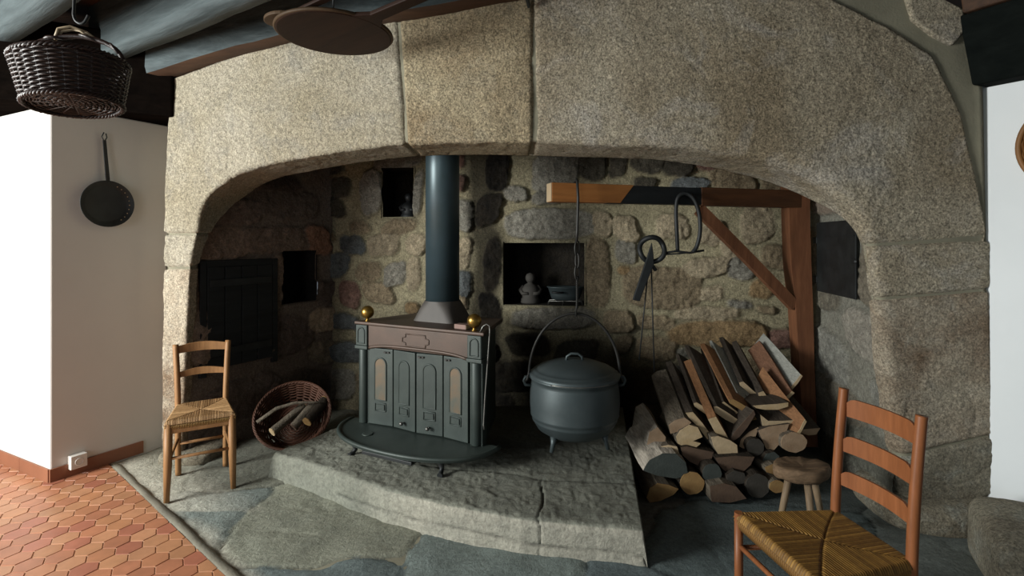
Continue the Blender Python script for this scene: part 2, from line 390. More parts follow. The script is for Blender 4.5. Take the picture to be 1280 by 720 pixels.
# ------------------------------------------------------------------ RUBBLE WALLS
def stones_grid(name, p0, p1, z0, z1, res, stones, mat, mortar, holes=(), pw_=2.8, amp=.03, fill=None, wall_tone=None, seed=1, warp=.012, nz_out=None):
    """stones: (s, z, half w, half h, colour); positions along the wall in metres."""
    p0 = np.array(p0); p1 = np.array(p1); L = np.linalg.norm(p1-p0); d = (p1-p0)/L
    nrm = np.array([d[1], -d[0]]); 
    if nrm[1] > 0 and nz_out is None: nrm = -nrm
    if nz_out is not None: nrm = np.array(nz_out)
    ns = int(L/res)+1; nz = int((z1-z0)/res)+1
    s = np.linspace(0, L, ns); z = np.linspace(z0, z1, nz); SS, ZZ = np.meshgrid(s, z, indexing='ij')
    base = np.stack([p0[0]+SS*d[0], p0[1]+SS*d[1], ZZ], -1)
    q = np.stack([SS, ZZ, SS*0+seed*3.1], -1)
    Sw = SS+warp*1.6*fbm(q, 7, 4, seed)+warp*.5*noise(q, 34, seed+3); Zw = ZZ+warp*1.6*fbm(q, 7, 4, seed+50)+warp*.5*noise(q, 34, seed+8)
    rk = np.stack([rng.uniform(-1, 1, len(stones)), rng.uniform(-1, 1, len(stones)), rng.uniform(2.2, 4.5, len(stones))], 1)
    best = np.full(SS.shape, 9.0); idx = np.zeros(SS.shape, int)
    for i, (cs_, cz, hw, hh, c) in enumerate(stones):
        u = np.abs(Sw-cs_)/hw; v = np.abs(Zw-cz)/hh
        sk_ = rk[i]; u2 = np.abs((Sw-cs_)/hw+sk_[0]*(Zw-cz)/hh*.25); v2 = np.abs((Zw-cz)/hh+sk_[1]*(Sw-cs_)/hw*.22); e_ = sk_[2]; dd = .93*(u2**e_+v2**e_)**(1/e_)*.6+.4*np.maximum(np.maximum(u2, v2), (u2+v2)*.64)
        dist = (dd-1)*min(hw, hh)
        m = dist < best; best[m] = dist[m]; idx[m] = i
    inside = np.clip(-best/.012, 0, 1); inside = inside*inside*(3-2*inside)
    dome = np.clip(-best/.06, 0, 1)
    cols = np.array([lc(s_[4]) for s_ in stones])
    rnd = rng.uniform(-1, 1, len(stones)); rr = rnd[idx]
    tw_ = rng.uniform(-.09, .09, (len(stones), 2)); scx = np.array([[a_[0], a_[1]] for a_ in stones]); plane = np.clip(tw_[idx, 0]*(SS-scx[idx, 0])+tw_[idx, 1]*(ZZ-scx[idx, 1]), -.015, .015)
    rid_ = 1-np.abs(noise(q, 17, seed+31))
    rel = inside*(plane*1.3+.010*rid_-.008*np.abs(noise(q, 31, seed+33)))+amp*(inside*(.5+.35*rr)+.22*dome)+inside*(.010*fbm(q, 13, 4, seed+5)+.006*noise(q, 40, seed+6))+.006*fbm(q, 5, 4, seed+7)
    C = cols[idx]*(1+.30*fbm(q, 16, 4, seed+9)+.35*np.clip(fbm(q, 45, 2, seed+10), -.6, .8))[..., None]*(1+.18*rng.uniform(-1, 1, len(stones))[idx])[..., None]
    mc = lc(mortar)*(1+.22*fbm(q, 6, 4, seed+12))[..., None]
    C = mc*(1-inside[..., None])+C*inside[..., None]
    edge = np.exp(-((best-.001)/.005)**2)*(.25+.3*np.clip(noise(q, 9, seed+2), -.5, 1)); C = C*(1-np.clip(edge, 0, .6)[..., None])
    if wall_tone is not None: C = C*wall_tone(base, q)[..., None]
    base[..., 0] += nrm[0]*rel; base[..., 1] += nrm[1]*rel
    sc = .5*(s[:-1]+s[1:]); zc = .5*(z[:-1]+z[1:]); keep = np.ones((ns-1, nz-1), bool); extra = []
    for (h0, h1, g0, g1, dep, hc) in holes:
        keep &= ~((sc[:, None] > h0) & (sc[:, None] < h1) & (zc[None, :] > g0) & (zc[None, :] < g1))
        def W(a, zz, t): return (p0[0]+a*d[0]-nrm[0]*t, p0[1]+a*d[1]-nrm[1]*t, zz)
        e_ = res*.6; a0, a1, b0, b1 = h0-e_, h1+e_, g0-e_, g1+e_; f_ = -.012
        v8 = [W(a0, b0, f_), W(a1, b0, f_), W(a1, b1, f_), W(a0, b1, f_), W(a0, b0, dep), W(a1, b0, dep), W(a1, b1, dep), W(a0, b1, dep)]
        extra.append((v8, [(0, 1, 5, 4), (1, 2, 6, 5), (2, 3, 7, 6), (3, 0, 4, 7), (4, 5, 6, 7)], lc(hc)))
    o = gridmesh(name, base, mat, keep=keep, col=C, extra=extra, kind='structure')
    return o
# back wall
BW0 = (-1.56, 4.448); BW1 = (2.30, 3.834)
slope = (BW1[1]-BW0[1])/(BW1[0]-BW0[0]); c0 = BW0[1]-slope*BW0[0]; LB = math.hypot(BW1[0]-BW0[0], BW1[1]-BW0[1]); cosb = (BW1[0]-BW0[0])/LB
def bwY(px): k = (px-640)/F; return c0/(1-slope*k)
def bw(px, py):
    Y = bwY(px); X = (px-640)/F*Y; return ((X-BW0[0])/cosb, EYE+(HY-py)/F*Y, Y)
CC = dict(b='8f8068', g='8f8b80', d='4b473e', s='64696a', r='83655a', t='a99b82', o='957d5c', k='2d2925')
raw = """425 235 13 12 d;418 258 12 12 d;464 240 13 25 g;498 198 28 12 g;499 284 20 9 b;450 285 12 8 b;523 240 6 26 g;415 212 14 8 d;441 306 16 11 s;480 306 19 13 t;520 306 11 12 t;418 332 18 14 s;461 340 15 11 b;494 342 13 13 g;517 342 9 20 t;438 368 13 15 r;474 366 17 12 b;405 367 11 14 b;515 384 9 7 o;430 402 22 9 s;578 318 10 18 t;580 355 9 15 s;576 202 5 10 r;574 230 8 9 r;580 270 12 18 g;575 378 8 10 b;694 213 26 22 g;645 243 14 9 g;688 280 50 17 g;683 247 17 9 g;740 205 15 19 d;622 215 14 22 k;612 262 14 18 k;746 340 14 39 b;752 280 11 15 t;772 205 10 15 d;808 200 19 15 d;848 205 17 14 d;886 203 17 9 r;806 229 14 7 d;862 231 22 9 s;915 225 24 14 b;967 225 14 15 b;782 286 14 15 t;840 284 18 14 t;782 315 11 12 g;888 290 13 15 t;946 280 18 20 t;968 321 15 13 b;912 312 10 12 t;826 359 42 23 b;780 338 8 6 o;880 335 25 12 t;925 334 16 14 g;888 367 14 8 t;952 360 13 11 o;925 380 14 6 g;883 392 36 8 t;958 386 12 5 b;773 401 17 13 b;820 403 21 9 b;895 417 54 14 o;975 423 15 12 r;779 430 10 10 b;820 436 22 13 b;857 441 11 6 g;690 397 46 12 g;615 330 10 30 k;612 385 12 18 k;470 425 22 10 b;435 440 20 12 s;425 480 20 16 g;470 480 22 14 b;560 400 10 8 b;800 520 24 14 t;775 545 22 12 t;805 490 20 12 b;760 480 20 14 d;860 470 28 12 g;930 460 30 12 b;720 440 24 14 d;660 430 24 14 d;640 470 26 16 d;700 490 28 14 d;560 185 8 6 g;545 440 30 14 d;600 440 20 14 d;1000 260 10 30 t;1000 350 9 30 t"""
st = []
for r_ in raw.split(';'):
    p = r_.split(); cx, cy, hw, hh = map(float, p[:4]); s_, z_, Y = bw(cx, cy); st.append((s_, z_, hw*1.13/F*Y/cosb, hh*1.14/F*Y, CC[p[4]]))
def autofill(st, L, z0, z1, dw, dh, cols, seed):
    r = random.Random(seed); z = z0
    while z < z1:
        s = r.uniform(-.1, .1)
        while s < L+.1:
            w_ = dw*r.uniform(.65, 1.3); h_ = dh*r.uniform(.75, 1.05)
            ok = all(abs(s-a[0]) > (a[2]+w_*.62)*.93 or abs(z-a[1]) > (a[3]+h_*.62)*.93 for a in st0)
            if ok: st.append((s, z+r.uniform(-.02, .02), w_*.5-.006, h_*.5, r.choice(cols)))
            s += w_+.02
        z += dh+.012
st0 = list(st)+[((bw(680, 340)[0]), bw(680, 340)[1], .36, .28, 'x'), (bw(498, 240)[0], bw(498, 240)[1], .15, .22, 'x')]
autofill(st, LB, .1, 3.1, .26, .16, ['6f6b60', '75664f', '36332d', '4b463d', '5a5144'], 5)
def soot_and_light(base, q):
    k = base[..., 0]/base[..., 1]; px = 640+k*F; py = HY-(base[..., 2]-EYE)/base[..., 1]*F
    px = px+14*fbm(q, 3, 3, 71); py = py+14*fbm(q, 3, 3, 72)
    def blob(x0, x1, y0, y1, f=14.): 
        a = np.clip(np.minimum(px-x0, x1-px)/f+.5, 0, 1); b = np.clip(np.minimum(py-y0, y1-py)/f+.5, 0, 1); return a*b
    s = np.ones(px.shape)*1.12*(1+.32*blob(745, 1400, 185, 470, 40.)+.12*blob(412, 590, 200, 420, 30.))  # right side of the wall painted brighter, imitating direct light there
    for (x0, x1, y0, y1, a, f) in ((588, 626, -900, 900, .82, 16), (600, 850, 455, 900, .75, 30), (600, 800, 402, 900, .5, 26), (740, 790, 430, 520, .6, 20), (-200, 412, -900, 900, .55, 20), (600, 760, -900, 205, .3, 20), (400, 620, 385, 900, .35, 30), (-300, 1400, -900, 150, .6, 30)):  # darkened regions, soot behind stove and pot among them
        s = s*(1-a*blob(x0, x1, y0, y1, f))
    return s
s0, z0_, _ = bw(630, 380); s1, z1_, _ = bw(731, 303); t0, y0_, _ = bw(478, 272); t1, y1_, _ = bw(518, 210)
NICHE = (s0, s1, z0_, z1_); NICHE2 = (t0, t1, y0_, y1_)
for i in range(len(st)-1, -1, -1):      # keep niches free of stones
    a = st[i]
stones_grid('wall_back', BW0, BW1, -.05, 3.1, .0115, st, M['rubble'], 'a59c80', pw_=2.2, holes=[(*NICHE, .38, '1f1c19'), (*NICHE2, .3, '1f1b18')], amp=.045, wall_tone=soot_and_light, seed=3)
def bwp(s, z, t=0):   # point on the back wall, t metres towards the room
    d = Vector((cosb, slope*cosb, 0)); nn = Vector((slope*cosb, -cosb, 0)) if slope*cosb*0-cosb < 0 else None
    n_ = Vector((d.y, -d.x, 0)); n_ = n_ if n_.y < 0 else -n_
    p = Vector((BW0[0], BW0[1], 0))+d*s+n_*t; p.z = z; return p
# inner left wall of the hearth
LW0 = (-2.16, 3.41); LW1 = (-1.53, 4.50)
lw_len = math.hypot(LW1[0]-LW0[0], LW1[1]-LW0[1]); lwd = ((LW1[0]-LW0[0])/lw_len, (LW1[1]-LW0[1])/lw_len)
def hitline(px, p, d):      # distance along the wall line met by this pixel column
    k = (px-640)/F; return (k*p[1]-p[0])/(d[0]-k*d[1])
def lw(px, py):
    s = hitline(px, LW0, lwd); Y = LW0[1]+s*lwd[1]; return s, EYE+(HY-py)/F*Y
st = []; 
for (x, y, hw, hh, c) in ((300, 265, .17, .10, '574a42'), (360, 255, .3, .12, '554a42'), (280, 305, .20, .11, '6a5a4e'), (345, 300, .34, .10, '65564b'), (398, 300, .13, .12, '7a5a48'), (347, 350, .07, .22, '655649'), (245, 400, .10, .30, '6a5c50'), (350, 420, .30, .16, '463c36'), (300, 500, .30, .14, '4a4039'), (370, 490, .35, .16, '40372f'), (405, 400, .16, .10, '7a6a58'), (405, 440, .16, .1, '6a5f50'), (330, 222, .3, .09, '3c332e')):
    s_, z_ = lw(x, y); st.append((s_, z_, hw, hh, c))
st0 = list(st); autofill(st, lw_len, .0, 3.1, .42, .24, ['554a42', '5f5248', '4a403a'], 8)
hl = lw(353, 380); hr = lw(394, 312)
def lw_tone(base, q): return 2.1*(1-.35*np.clip((1.0-base[..., 2])/1.0, 0, 1)*np.clip(.8+fbm(q, 3, 3, 5), 0, 1))  # overall gain, patchily darker towards the floor
lnx = (lwd[1], -lwd[0])
stones_grid('wall_left_hearth', LW0, LW1, -.05, 3.1, .014, st, M['sidewall'], '5b5047', holes=[(hl[0], hr[0], hl[1], hr[1], .25, '1b1816')], amp=.018, wall_tone=lw_tone, seed=11, nz_out=lnx)
# inner right wall
RW0 = (2.02, 2.66); RW1 = (2.22, 3.92)
rw_len = math.hypot(RW1[0]-RW0[0], RW1[1]-RW0[1]); rwd = ((RW1[0]-RW0[0])/rw_len, (RW1[1]-RW0[1])/rw_len)
def rw(px, py):
    s = hitline(px, RW0, rwd); Y = RW0[1]+s*rwd[1]; return s, EYE+(HY-py)/F*Y
st = []
for (x, y, hw, hh, c) in ((1060, 240, .5, .12, '97897a'), (1030, 440, .35, .16, 'a7a69c'), (1085, 420, .25, .14, 'b3ada0'), (1045, 500, .4, .13, '8d8778'), (1090, 330, .10, .25, 'a39a88'), (1015, 320, .12, .2, '8c7f6a'), (1080, 560, .4, .14, '77776c'), (1030, 560, .4, .12, '6c6a60')):
    s_, z_ = rw(x, y); st.append((s_, z_, hw, hh, c))
st0 = list(st); autofill(st, rw_len, 0, 3.1, .4, .26, ['97897a', 'a7a69c', '8d8778'], 9)
stones_grid('wall_right_hearth', RW0, RW1, -.05, 3.1, .013, st, M['sidewall'], 'a5a396', amp=.016, wall_tone=lambda b, q: np.clip(1.05-.25*np.clip((.45-b[..., 2])/.45, 0, 1), 0, 1)*np.ones(b.shape[:2]), seed=15, nz_out=(-rwd[1], rwd[0]))  # darker towards the floor
# smoke hood closing the chimney above, and side returns
mb = MB(); mb.box((.1, 3.75, 3.13), (4.6, 1.9, .06)); mb.build('chimney_hood_cap', M['beam_black'], kind='structure')

# ------------------------------------------------------------------ FIREPLACE SURROUND
LOW = [(226, 574), (232, 440), (238, 335), (246, 292), (251, 264), (265, 241), (300, 216), (350, 203), (400, 194), (450, 186), (508, 180), (590, 178), (667, 179), (760, 181), (840, 183), (900, 190), (960, 202), (1010, 220), (1050, 246), (1075, 272), (1088, 306), (1098, 375), (1108, 460), (1125, 572), (1140, 662)]
UPP = [(203, 580), (204, 440), (205, 335), (206, 292), (207, 240), (209, 180), (216, 98), (300, 68), (380, 50), (440, 36), (497, 22), (585, 5), (667, -12), (780, -25), (880, -30), (980, -30), (1045, 2), (1108, 34), (1165, 70), (1200, 140), (1236, 300), (1236, 362), (1238, 460), (1240, 545), (1244, 618)]
UPM = list(UPP); UPM[16:20] = [(1060, -30), (1150, -14), (1215, 10), (1232, 110)]
RB = [.02, .02, .02, .02, .02, .02, .025, .025, .025, .025, .03, .03, .03, .05, .06, .08, .09, .09, .07, .05, .045, .05, .05, .05, .05]
DEP = [.08, .08, .09, .14, .28, .38]+[.42]*11+[.36, .24, .12, .07, .06, .09, .09, .09]
def sweep(t0, t1, du, dv, upp, inset=0.0, jt=.014, relief=1.0, seed=0, back=True):
    lo = np.array([front(*p) for p in LOW]); up = np.array([front(*p) for p in upp]); tt = np.arange(len(LOW))
    # smooth lower path by fine sampling
    seglen = np.linalg.norm(np.diff(lo, axis=0), axis=1)+.35*np.linalg.norm(np.diff(up, axis=0), axis=1)
    tot = sum(seglen[t0:t1]); nu = max(6, int(tot/du)); t = np.linspace(t0, t1, nu+1)
    def cr(A_, t):   # Catmull-Rom
        i = np.clip(np.floor(t).astype(int), 0, len(A_)-2); f = (t-i)[:, None]
        p0 = A_[np.clip(i-1, 0, None)]; p1 = A_[i]; p2 = A_[i+1]; p3 = A_[np.clip(i+2, None, len(A_)-1)]
        return .5*((2*p1)+(-p0+p2)*f+(2*p0-5*p1+4*p2-p3)*f**2+(-p0+3*p1-3*p2+p3)*f**3)
    Lo = cr(lo, t); Up = np.stack([np.interp(t, tt, up[:, i]) for i in range(3)], -1)
    r = np.interp(t, tt, RB)[:, None]; dep = np.interp(t, tt, DEP)[:, None]
    aL = Up-Lo; ln = np.linalg.norm(aL, axis=1, keepdims=True); a = aL/ln
    n = np.zeros_like(Lo); n[:, 1] = 1
    rows = []
    if back:
        for f in (1, .5, .15): rows.append(Lo+n*dep+a*ln*f)
    ns = int(.42/dv/1.3)
    for i in range(ns): rows.append(Lo+n*(dep-(dep-r)*i/ns))
    nf = 7
    for i in range(nf):
        an = PI/2*i/nf; rows.append(Lo+a*r+n*r-a*r*math.cos(an)-n*r*math.sin(an))
    nfr = int(float(ln.max())/dv)
    wmax = nfr
    for i in range(nfr+1): rows.append(Lo+a*(r+(ln-r)*i/nfr))
    for i in (1, 2, 3, 4): rows.append(Up+n*.1*i)
    A = np.stack(rows, 1)
    # make the front follow the bowed face: recompute Y of front rows from column of their direction
    N = normals(A); s_ = -1 if N[nu//2, -8][1] > 0 else 1; N = N*s_
    # distance to joints
    fr = np.linspace(0, 1, nu+1)[:, None]; dj = np.minimum(fr, 1-fr)*tot
    e = np.exp(-(dj/jt)**2)
    rel = relief*(.011*fbm(A, 2.2, 3, seed)+.007*fbm(A, 9, 4, seed+4)+.0025*noise(A, 55, seed+6))-inset-(.022*e if relief else 0)
    if relief:
        cn_ = noise(A, 1.9, seed+40)+.25*noise(A, 9, seed+41); rel = rel-.007*np.exp(-(cn_/.018)**2)*np.clip(3*fbm(A, 1.3, 2, seed+44), 0, 1)
    # round the outer top edge slightly
    return A+N*rel[..., None]
fp = thing('stone_fireplace', 'huge granite fireplace surround with a low arched lintel and two pillars', 'fireplace', front(640, 180))
FO = tuple(front(640, 180))
A = sweep(0, 24, .04, .05, UPM, inset=.012, relief=0); gridmesh('mortar_bed', A, M['mortar'], fp, off=FO)
for (nm, a, b, m, sd_) in (('pillar_stone', 0, 2, 'granite_s', 1), ('pillar_stone', 2, 3, 'granite_l', 2), ('lintel_stone', 3, 10, 'granite_l', 3), ('keystone', 10, 12, 'granite_k', 4), ('lintel_stone', 12, 20, 'granite_r', 5), ('pillar_stone', 20, 21, 'granite_r', 6), ('pillar_stone', 21, 23, 'granite_s', 7), ('pillar_stone', 23, 24, 'granite_b', 8)):
    A = sweep(a, b, .0125, .0125, UPP, seed=sd_*13); gridmesh(nm, A, M[m], fp, off=FO)
# corner stone and upper mortar field at top right
def patch(name, poly, dy, mat, parent, off, bevel=.012, dep=.08):
    mb = MB(); pts = [front(x, y)-Vector((0, dy, 0)) for x, y in poly]; mb.prism(pts, (0, dep, 0)); return mb.build(name, mat, parent, bevel, 3, off=off)
patch('corner_stone', [(1130, -8), (1160, -10), (1203, 12), (1204, 40), (1190, 57), (1165, 45), (1140, 25)], .012, M['granite_r'], fp, FO)
# pillar foot
def lump(name, cx, cy, z0, z1, sx, sy, mat, parent=None, off=None, seed=0, n=30, power=3.5, rot=0, amp=.02, **tags):
    th_ = np.linspace(0, 2*PI, n*3+1); ph = np.linspace(-PI/2, PI/2, n+1)
    T, Q = np.meshgrid(th_, ph, indexing='ij')
    def sp(v): return np.sign(v)*np.abs(v)**(2/power)
    X = sp(np.cos(T))*sp(np.cos(Q))*sx/2; Y = sp(np.sin(T))*sp(np.cos(Q))*sy/2; Zz = sp(np.sin(Q))*(z1-z0)/2
    c_, s_ = math.cos(rot), math.sin(rot)
    A = np.stack([X*c_-Y*s_+cx, X*s_+Y*c_+cy, Zz+(z0+z1)/2], -1)
    ctr = np.array([cx, cy, (z0+z1)/2]); dirn = A-ctr; dirn /= np.linalg.norm(dirn, axis=-1, keepdims=True)+1e-6
    A = A+dirn*(amp*fbm(A, 4, 4, seed)+amp*.3*noise(A, 24, seed+2))[..., None]; A[-1] = A[0]
    return gridmesh(name, A, mat, parent, off=off, **tags)
lump('foot_stone', 2.26, 2.76, -.05, .14, .66, .52, M['granite_b'], fp, FO, 5, rot=-.1)
lump('foot_stone', -2.16, 3.55, -.05, .06, .36, .50, M['granite_b'], fp, FO, 6, amp=.015)
o = lump('stone_ledge_block', 2.33, 2.08, -.05, .26, .66, .56, M['granite_b'], None, None, 9, power=6, rot=-.5, amp=.012)
tag(o, 'rough grey stone ledge block in the bottom right corner against the white wall', 'stone block')

# ------------------------------------------------------------------ HEARTH PLATFORM
hp = [(-1.46, 3.12), (-1.05, 2.90), (-.67, 2.665), (-.3, 2.50), (.04, 2.385), (.32, 2.33), (.585, 2.285)]
hb = [(-1.0, 3.90), (-.9, 3.94), (-.8, 4.0), (-.4, 4.0), (.1, 4.0), (.5, 4.0), (.86, 3.98)]
hp = np.array(hp); hb = np.array(hb); HZ = .15
def hearth():
    nu = 240; t = np.linspace(0, len(hp)-1, nu); ti = np.arange(len(hp))
    Fp = np.stack([np.interp(t, ti, hp[:, i]) for i in (0, 1)], -1); Bp = np.stack([np.interp(t, ti, hb[:, i]) for i in (0, 1)], -1)
    rows = []
    n2 = (Bp-Fp)/np.linalg.norm(Bp-Fp, axis=1, keepdims=True)
    for z in np.linspace(-.04, HZ-.035, 16): rows.append(np.concatenate([Fp, np.full((nu, 1), z)], 1))
    for i in range(1, 8):
        an = PI/2*i/8; p = Fp+n2*.035*(1-math.cos(an)); rows.append(np.concatenate([p, np.full((nu, 1), HZ-.035+.035*math.sin(an))], 1))
    L = np.linalg.norm(Bp-Fp, axis=1, keepdims=True)
    for f in np.linspace(0, 1, 130): rows.append(np.concatenate([Fp+n2*(.035+(L-.035)*f), np.full((nu, 1), HZ)], 1))
    A = np.stack(rows, 1)
    # round both ends over by dropping end columns
    N = normals(A); N = N if N[nu//2, -20][2] > 0 else -N
    s = np.linspace(0, 1, nu)[:, None]*np.ones((1, A.shape[1])); v = np.arange(A.shape[1])[None, :]*np.ones((nu, 1))
    tw = t[:, None]+.12*fbm(A, 5, 3, 77)
    C = np.ones(A.shape)*lc('87887c'); C[...] = C*(1+.28*fbm(A, 5, 5, 60))[..., None]
    top = (A[..., 2] > HZ-.01)
    fy = (v-23)/130.
    h = .010*fbm(A, 3, 4, 61)+.007*fbm(A, 12, 4, 62)+top*.008*np.abs(noise(A, 30, 63))
    gro = np.zeros(s.shape)
    for tj in (4.35,): gro = np.maximum(gro, np.exp(-((tw-tj)/.012)**2)*((fy < .25)))
    fw = fy+.035*fbm(A, 4, 3, 81)
    gro = np.maximum(gro, .6*np.exp(-((fw-.25)/.006)**2)*(t[:, None] > 2.2))
    zl = .035+.012*fbm(A, 6, 3, 82)
    gro = np.maximum(gro, np.exp(-((A[..., 2]-zl)/.005)**2)*(t[:, None] > 1.2)*(~top))
    h = h-.014*gro
    C = C*(1-.6*gro)[..., None]
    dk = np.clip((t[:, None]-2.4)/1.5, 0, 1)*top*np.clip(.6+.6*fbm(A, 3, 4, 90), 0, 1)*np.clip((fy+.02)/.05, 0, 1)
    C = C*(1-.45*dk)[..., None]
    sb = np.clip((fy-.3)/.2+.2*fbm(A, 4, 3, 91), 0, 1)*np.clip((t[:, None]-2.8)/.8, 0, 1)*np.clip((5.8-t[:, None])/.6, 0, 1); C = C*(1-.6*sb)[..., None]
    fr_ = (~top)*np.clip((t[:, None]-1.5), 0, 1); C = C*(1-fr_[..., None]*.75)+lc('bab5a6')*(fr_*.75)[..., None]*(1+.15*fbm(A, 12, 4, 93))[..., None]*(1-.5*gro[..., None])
    A = A+N*h[..., None]
    # right side face (closed by extending columns downward)
    side_ = A[-1:].copy()
    rows2 = []; Cs = []
    for q in np.linspace(0, 1, 14)[1:]:
        r_ = side_.copy(); r_[..., 0] += .02*math.sin(q*PI/2); r_[..., 2] = r_[..., 2]*(1-q)+(-.04)*q; rows2.append(r_); Cs.append(C[-1:]*.95)
    lf = A[:1].copy(); rl = []; Cl = []
    for q in np.linspace(0, 1, 14)[1:]:
        r_ = lf.copy(); r_[..., 0] -= .03*math.sin(q*PI/2); r_[..., 2] = r_[..., 2]*(1-q)+(-.04)*q; rl.append(r_); Cl.append(C[:1])
    A = np.concatenate(rl[::-1]+[A]+rows2, 0); C = np.concatenate(Cl[::-1]+[C]+Cs, 0)
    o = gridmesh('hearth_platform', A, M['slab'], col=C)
    tag(o, 'low raised stone hearth platform with cracked front edge under stove and pot', 'hearth')
hearth()
# ------------------------------------------------------------------ CEILING AND BEAMS
mb = MB()
for i in range(40):
    y0 = -2.6+i*.16; mb.box((-.5, y0, 2.95), (9, .157, .03))
ce = mb.build('ceiling', M['ceil'], kind='structure')
def zb(px, py, z): Y = (z-EYE)*F/(HY-py); return Vector(((px-640)/F*Y, Y, z))
def beam(name, far, near, z, top, mat, lab, grp=None, ext0=0, ext1=2.5, bottom_mat=None):
    a0, a1 = zb(*far[0], z), zb(*far[1], z); b0, b1 = zb(*near[0], z), zb(*near[1], z)
    d = (a1-a0).normalized(); wdt = max(.10, abs((b0-a0).cross(d).z)); n = Vector((d.y, -d.x, 0)); n = n if n.y < 0 else -n
    L0 = -ext0; L1 = (a1-a0).length+ext1; nseg = 60; sec = 16; rows = []
    for i in range(nseg+1):
        p = a0+d*(L0+(L1-L0)*i/nseg); H = top-z; row = []
        for (u, v) in ((0, 1), (0, .5), (0, .1), (.05, 0), (.5, 0), (.95, 0), (1, .08), (1, .3), (1, .6), (1, 1)):
            row.append(p+n*wdt*u+Vector((0, 0, H*v)))
        rows.append(row)
    A = np.array(rows); N = np.zeros(A.shape); c_ = A.mean(axis=1, keepdims=True); N = A-c_; N[..., 2] *= .8; N /= np.linalg.norm(N, axis=-1, keepdims=True)
    A = A+N*(.018*fbm(A, 1.6, 4, 17+len(lab)))[..., None]
    off = a0; ang = math.atan2(d.y, d.x)
    Rm = Matrix.Rotation(-ang, 3, 'Z'); B = (A-np.array(off)) @ np.array(Rm).T
    o = gridmesh(name, B, mat); o.location = off; o.rotation_euler = (0, 0, ang)
    o.data.flip_normals() if False else None
    tag(o, lab, 'beam', grp); return o
beam('ceiling_beam', ((30, 48), (105, 0)), ((0, 35), (45, 0)), 2.6, 2.94, M['beam'], 'grey-blue ceiling beam farthest left above the hanging basket', ext0=.35)
beam('ceiling_beam', ((165, 71), (320, 8)), ((140, 62), (280, 0)), 2.6, 2.94, M['beam'], 'weathered grey ceiling beam running just right of the hanging basket', ext0=.3)
# mantel beam resting on the lintel top
mb = MB(); 
pts = [(175, 108), (216, 97), (300, 69), (380, 49), (440, 36), (500, 27), (585, 12), (667, -2), (760, -12), (860, -18), (960, -10), (1060, -4), (1160, -4)]
rows = []
for i, (x, y) in enumerate(pts):
    p = front(x, y)+Vector((0, -.008, 0)); wd = .10
    H = 2.94
    rows.append([p+Vector((0, .15, H-p.z)), p+Vector((0, .15, .01)), p, p+Vector((-.02, -wd*.6, -.004)), p+Vector((-.03, -wd, .008)), p+Vector((-.03, -wd-.005, .05)), p+Vector((-.03, -wd, .15)), p+Vector((-.03, -wd, H-p.z))])
A = np.array(rows); t = np.linspace(0, len(pts)-1, 90); A = np.stack([[np.interp(t, np.arange(len(pts)), A[:, j, k]) for k in range(3)] for j in range(8)], 0).transpose(2, 0, 1)
A = A+.012*fbm(A, 3, 3, 5)[..., None]*np.array([0, -1, .7])
mo = tuple(A[0, 2]); mt = thing('mantel_beam', 'long brown and blue-grey beam lying along the top of the stone lintel', 'beam', mo)
gridmesh('beam_face', A[:, 4:], M['beam'], mt, off=mo); gridmesh('beam_underside', A[:, :5], M['beam_brown'], mt, off=mo, label='brown underside of the beam')
# wall plate over left wall and end beam on the right
mb = MB(); mb.prism([(-3.6, 2.90, 2.26), (-2.97, 2.93, 2.26), (-2.23, 3.36, 2.26), (-2.2, 3.75, 2.26), (-3.6, 3.9, 2.26)], (0, 0, .5))
tag(mb.build('wall_plate_beam', M['beam_black'], bevel=.01), 'black timber wall plate over the left white wall behind the hanging basket', 'beam')
pA = P(1214, 107, 2.58); pB = pA+Vector((.35, -.62, 0))
et = thing('corner_beam', 'thick black beam end in the upper right corner above the white wall', 'beam', pA)
mb = MB(); q = [pA, pB, pB+Vector((.4, .15, 0)), pA+Vector((.5, .2, 0))]; mb.prism(q, (-.05, .02, .36)); mb.build('beam_body', M['beam_dark'], et, .012, off=pA)
mb = MB(); q0 = pA+Vector((-.055, -.01, .36)); mb.prism([q0, q0+Vector((.35, -.62, 0)), q0+Vector((.8, -.4, 0)), q0+Vector((.5, .2, 0))], (-.02, 0, .14)); mb.build('beam_brown_edge', M['beam_brown'], et, .01, off=pA, label='brown upper edge of the beam')
# iron bracket at lintel joint
mb = MB(); b0 = front(655, -14)+Vector((0, -.19, 0)); mb.bar(b0, front(652, -8)+Vector((0, -.2, 0)), .03, .012); mb.bar(front(650, -10)+Vector((0, -.19, 0)), front(661, 11)+Vector((0, -.03, 0)), .012, .03)
tag(mb.build('iron_bracket', M['black_iron']), 'small black iron bracket under the mantel beam above the lintel joint', 'bracket')
# ------------------------------------------------------------------ PEEL hung under the beams
pz = 2.47
c = zb(419, 42, pz); pr = .272
pe = thing('bread_peel', 'large round dark wooden peel hanging flat under the ceiling beams', 'peel', c, math.radians(-38))
mb = MB(); mb.lathe([(pr*.97, -.011), (pr, -.006), (pr, .006), (pr*.97, .011)], 64); 
for v in range(len(mb.v)): x, y, z = mb.v[v]; mb.v[v] = (x*1.0, y*1.0, z)
mb.build('blade', [M['peel']], pe)
mb = MB(); mb.tube([(pr*1.0*math.cos(a), pr*1.0*math.sin(a), 0) for a in np.linspace(0, 2*PI, 64, endpoint=False)], .009, 6, closed=True); mb.build('rim', M['peelrim'], pe, label='paler worn rim')
mb = MB(); mb.prism([(pr*.9, -.09, -.01), (pr*1.2, -.035, -.01), (1.15, -.022, -.01), (1.15, .022, -.01), (pr*1.2, .035, -.01), (pr*.9, .09, -.01)], (0, 0, .02)); mb.build('handle', M['peel'], pe, .005)
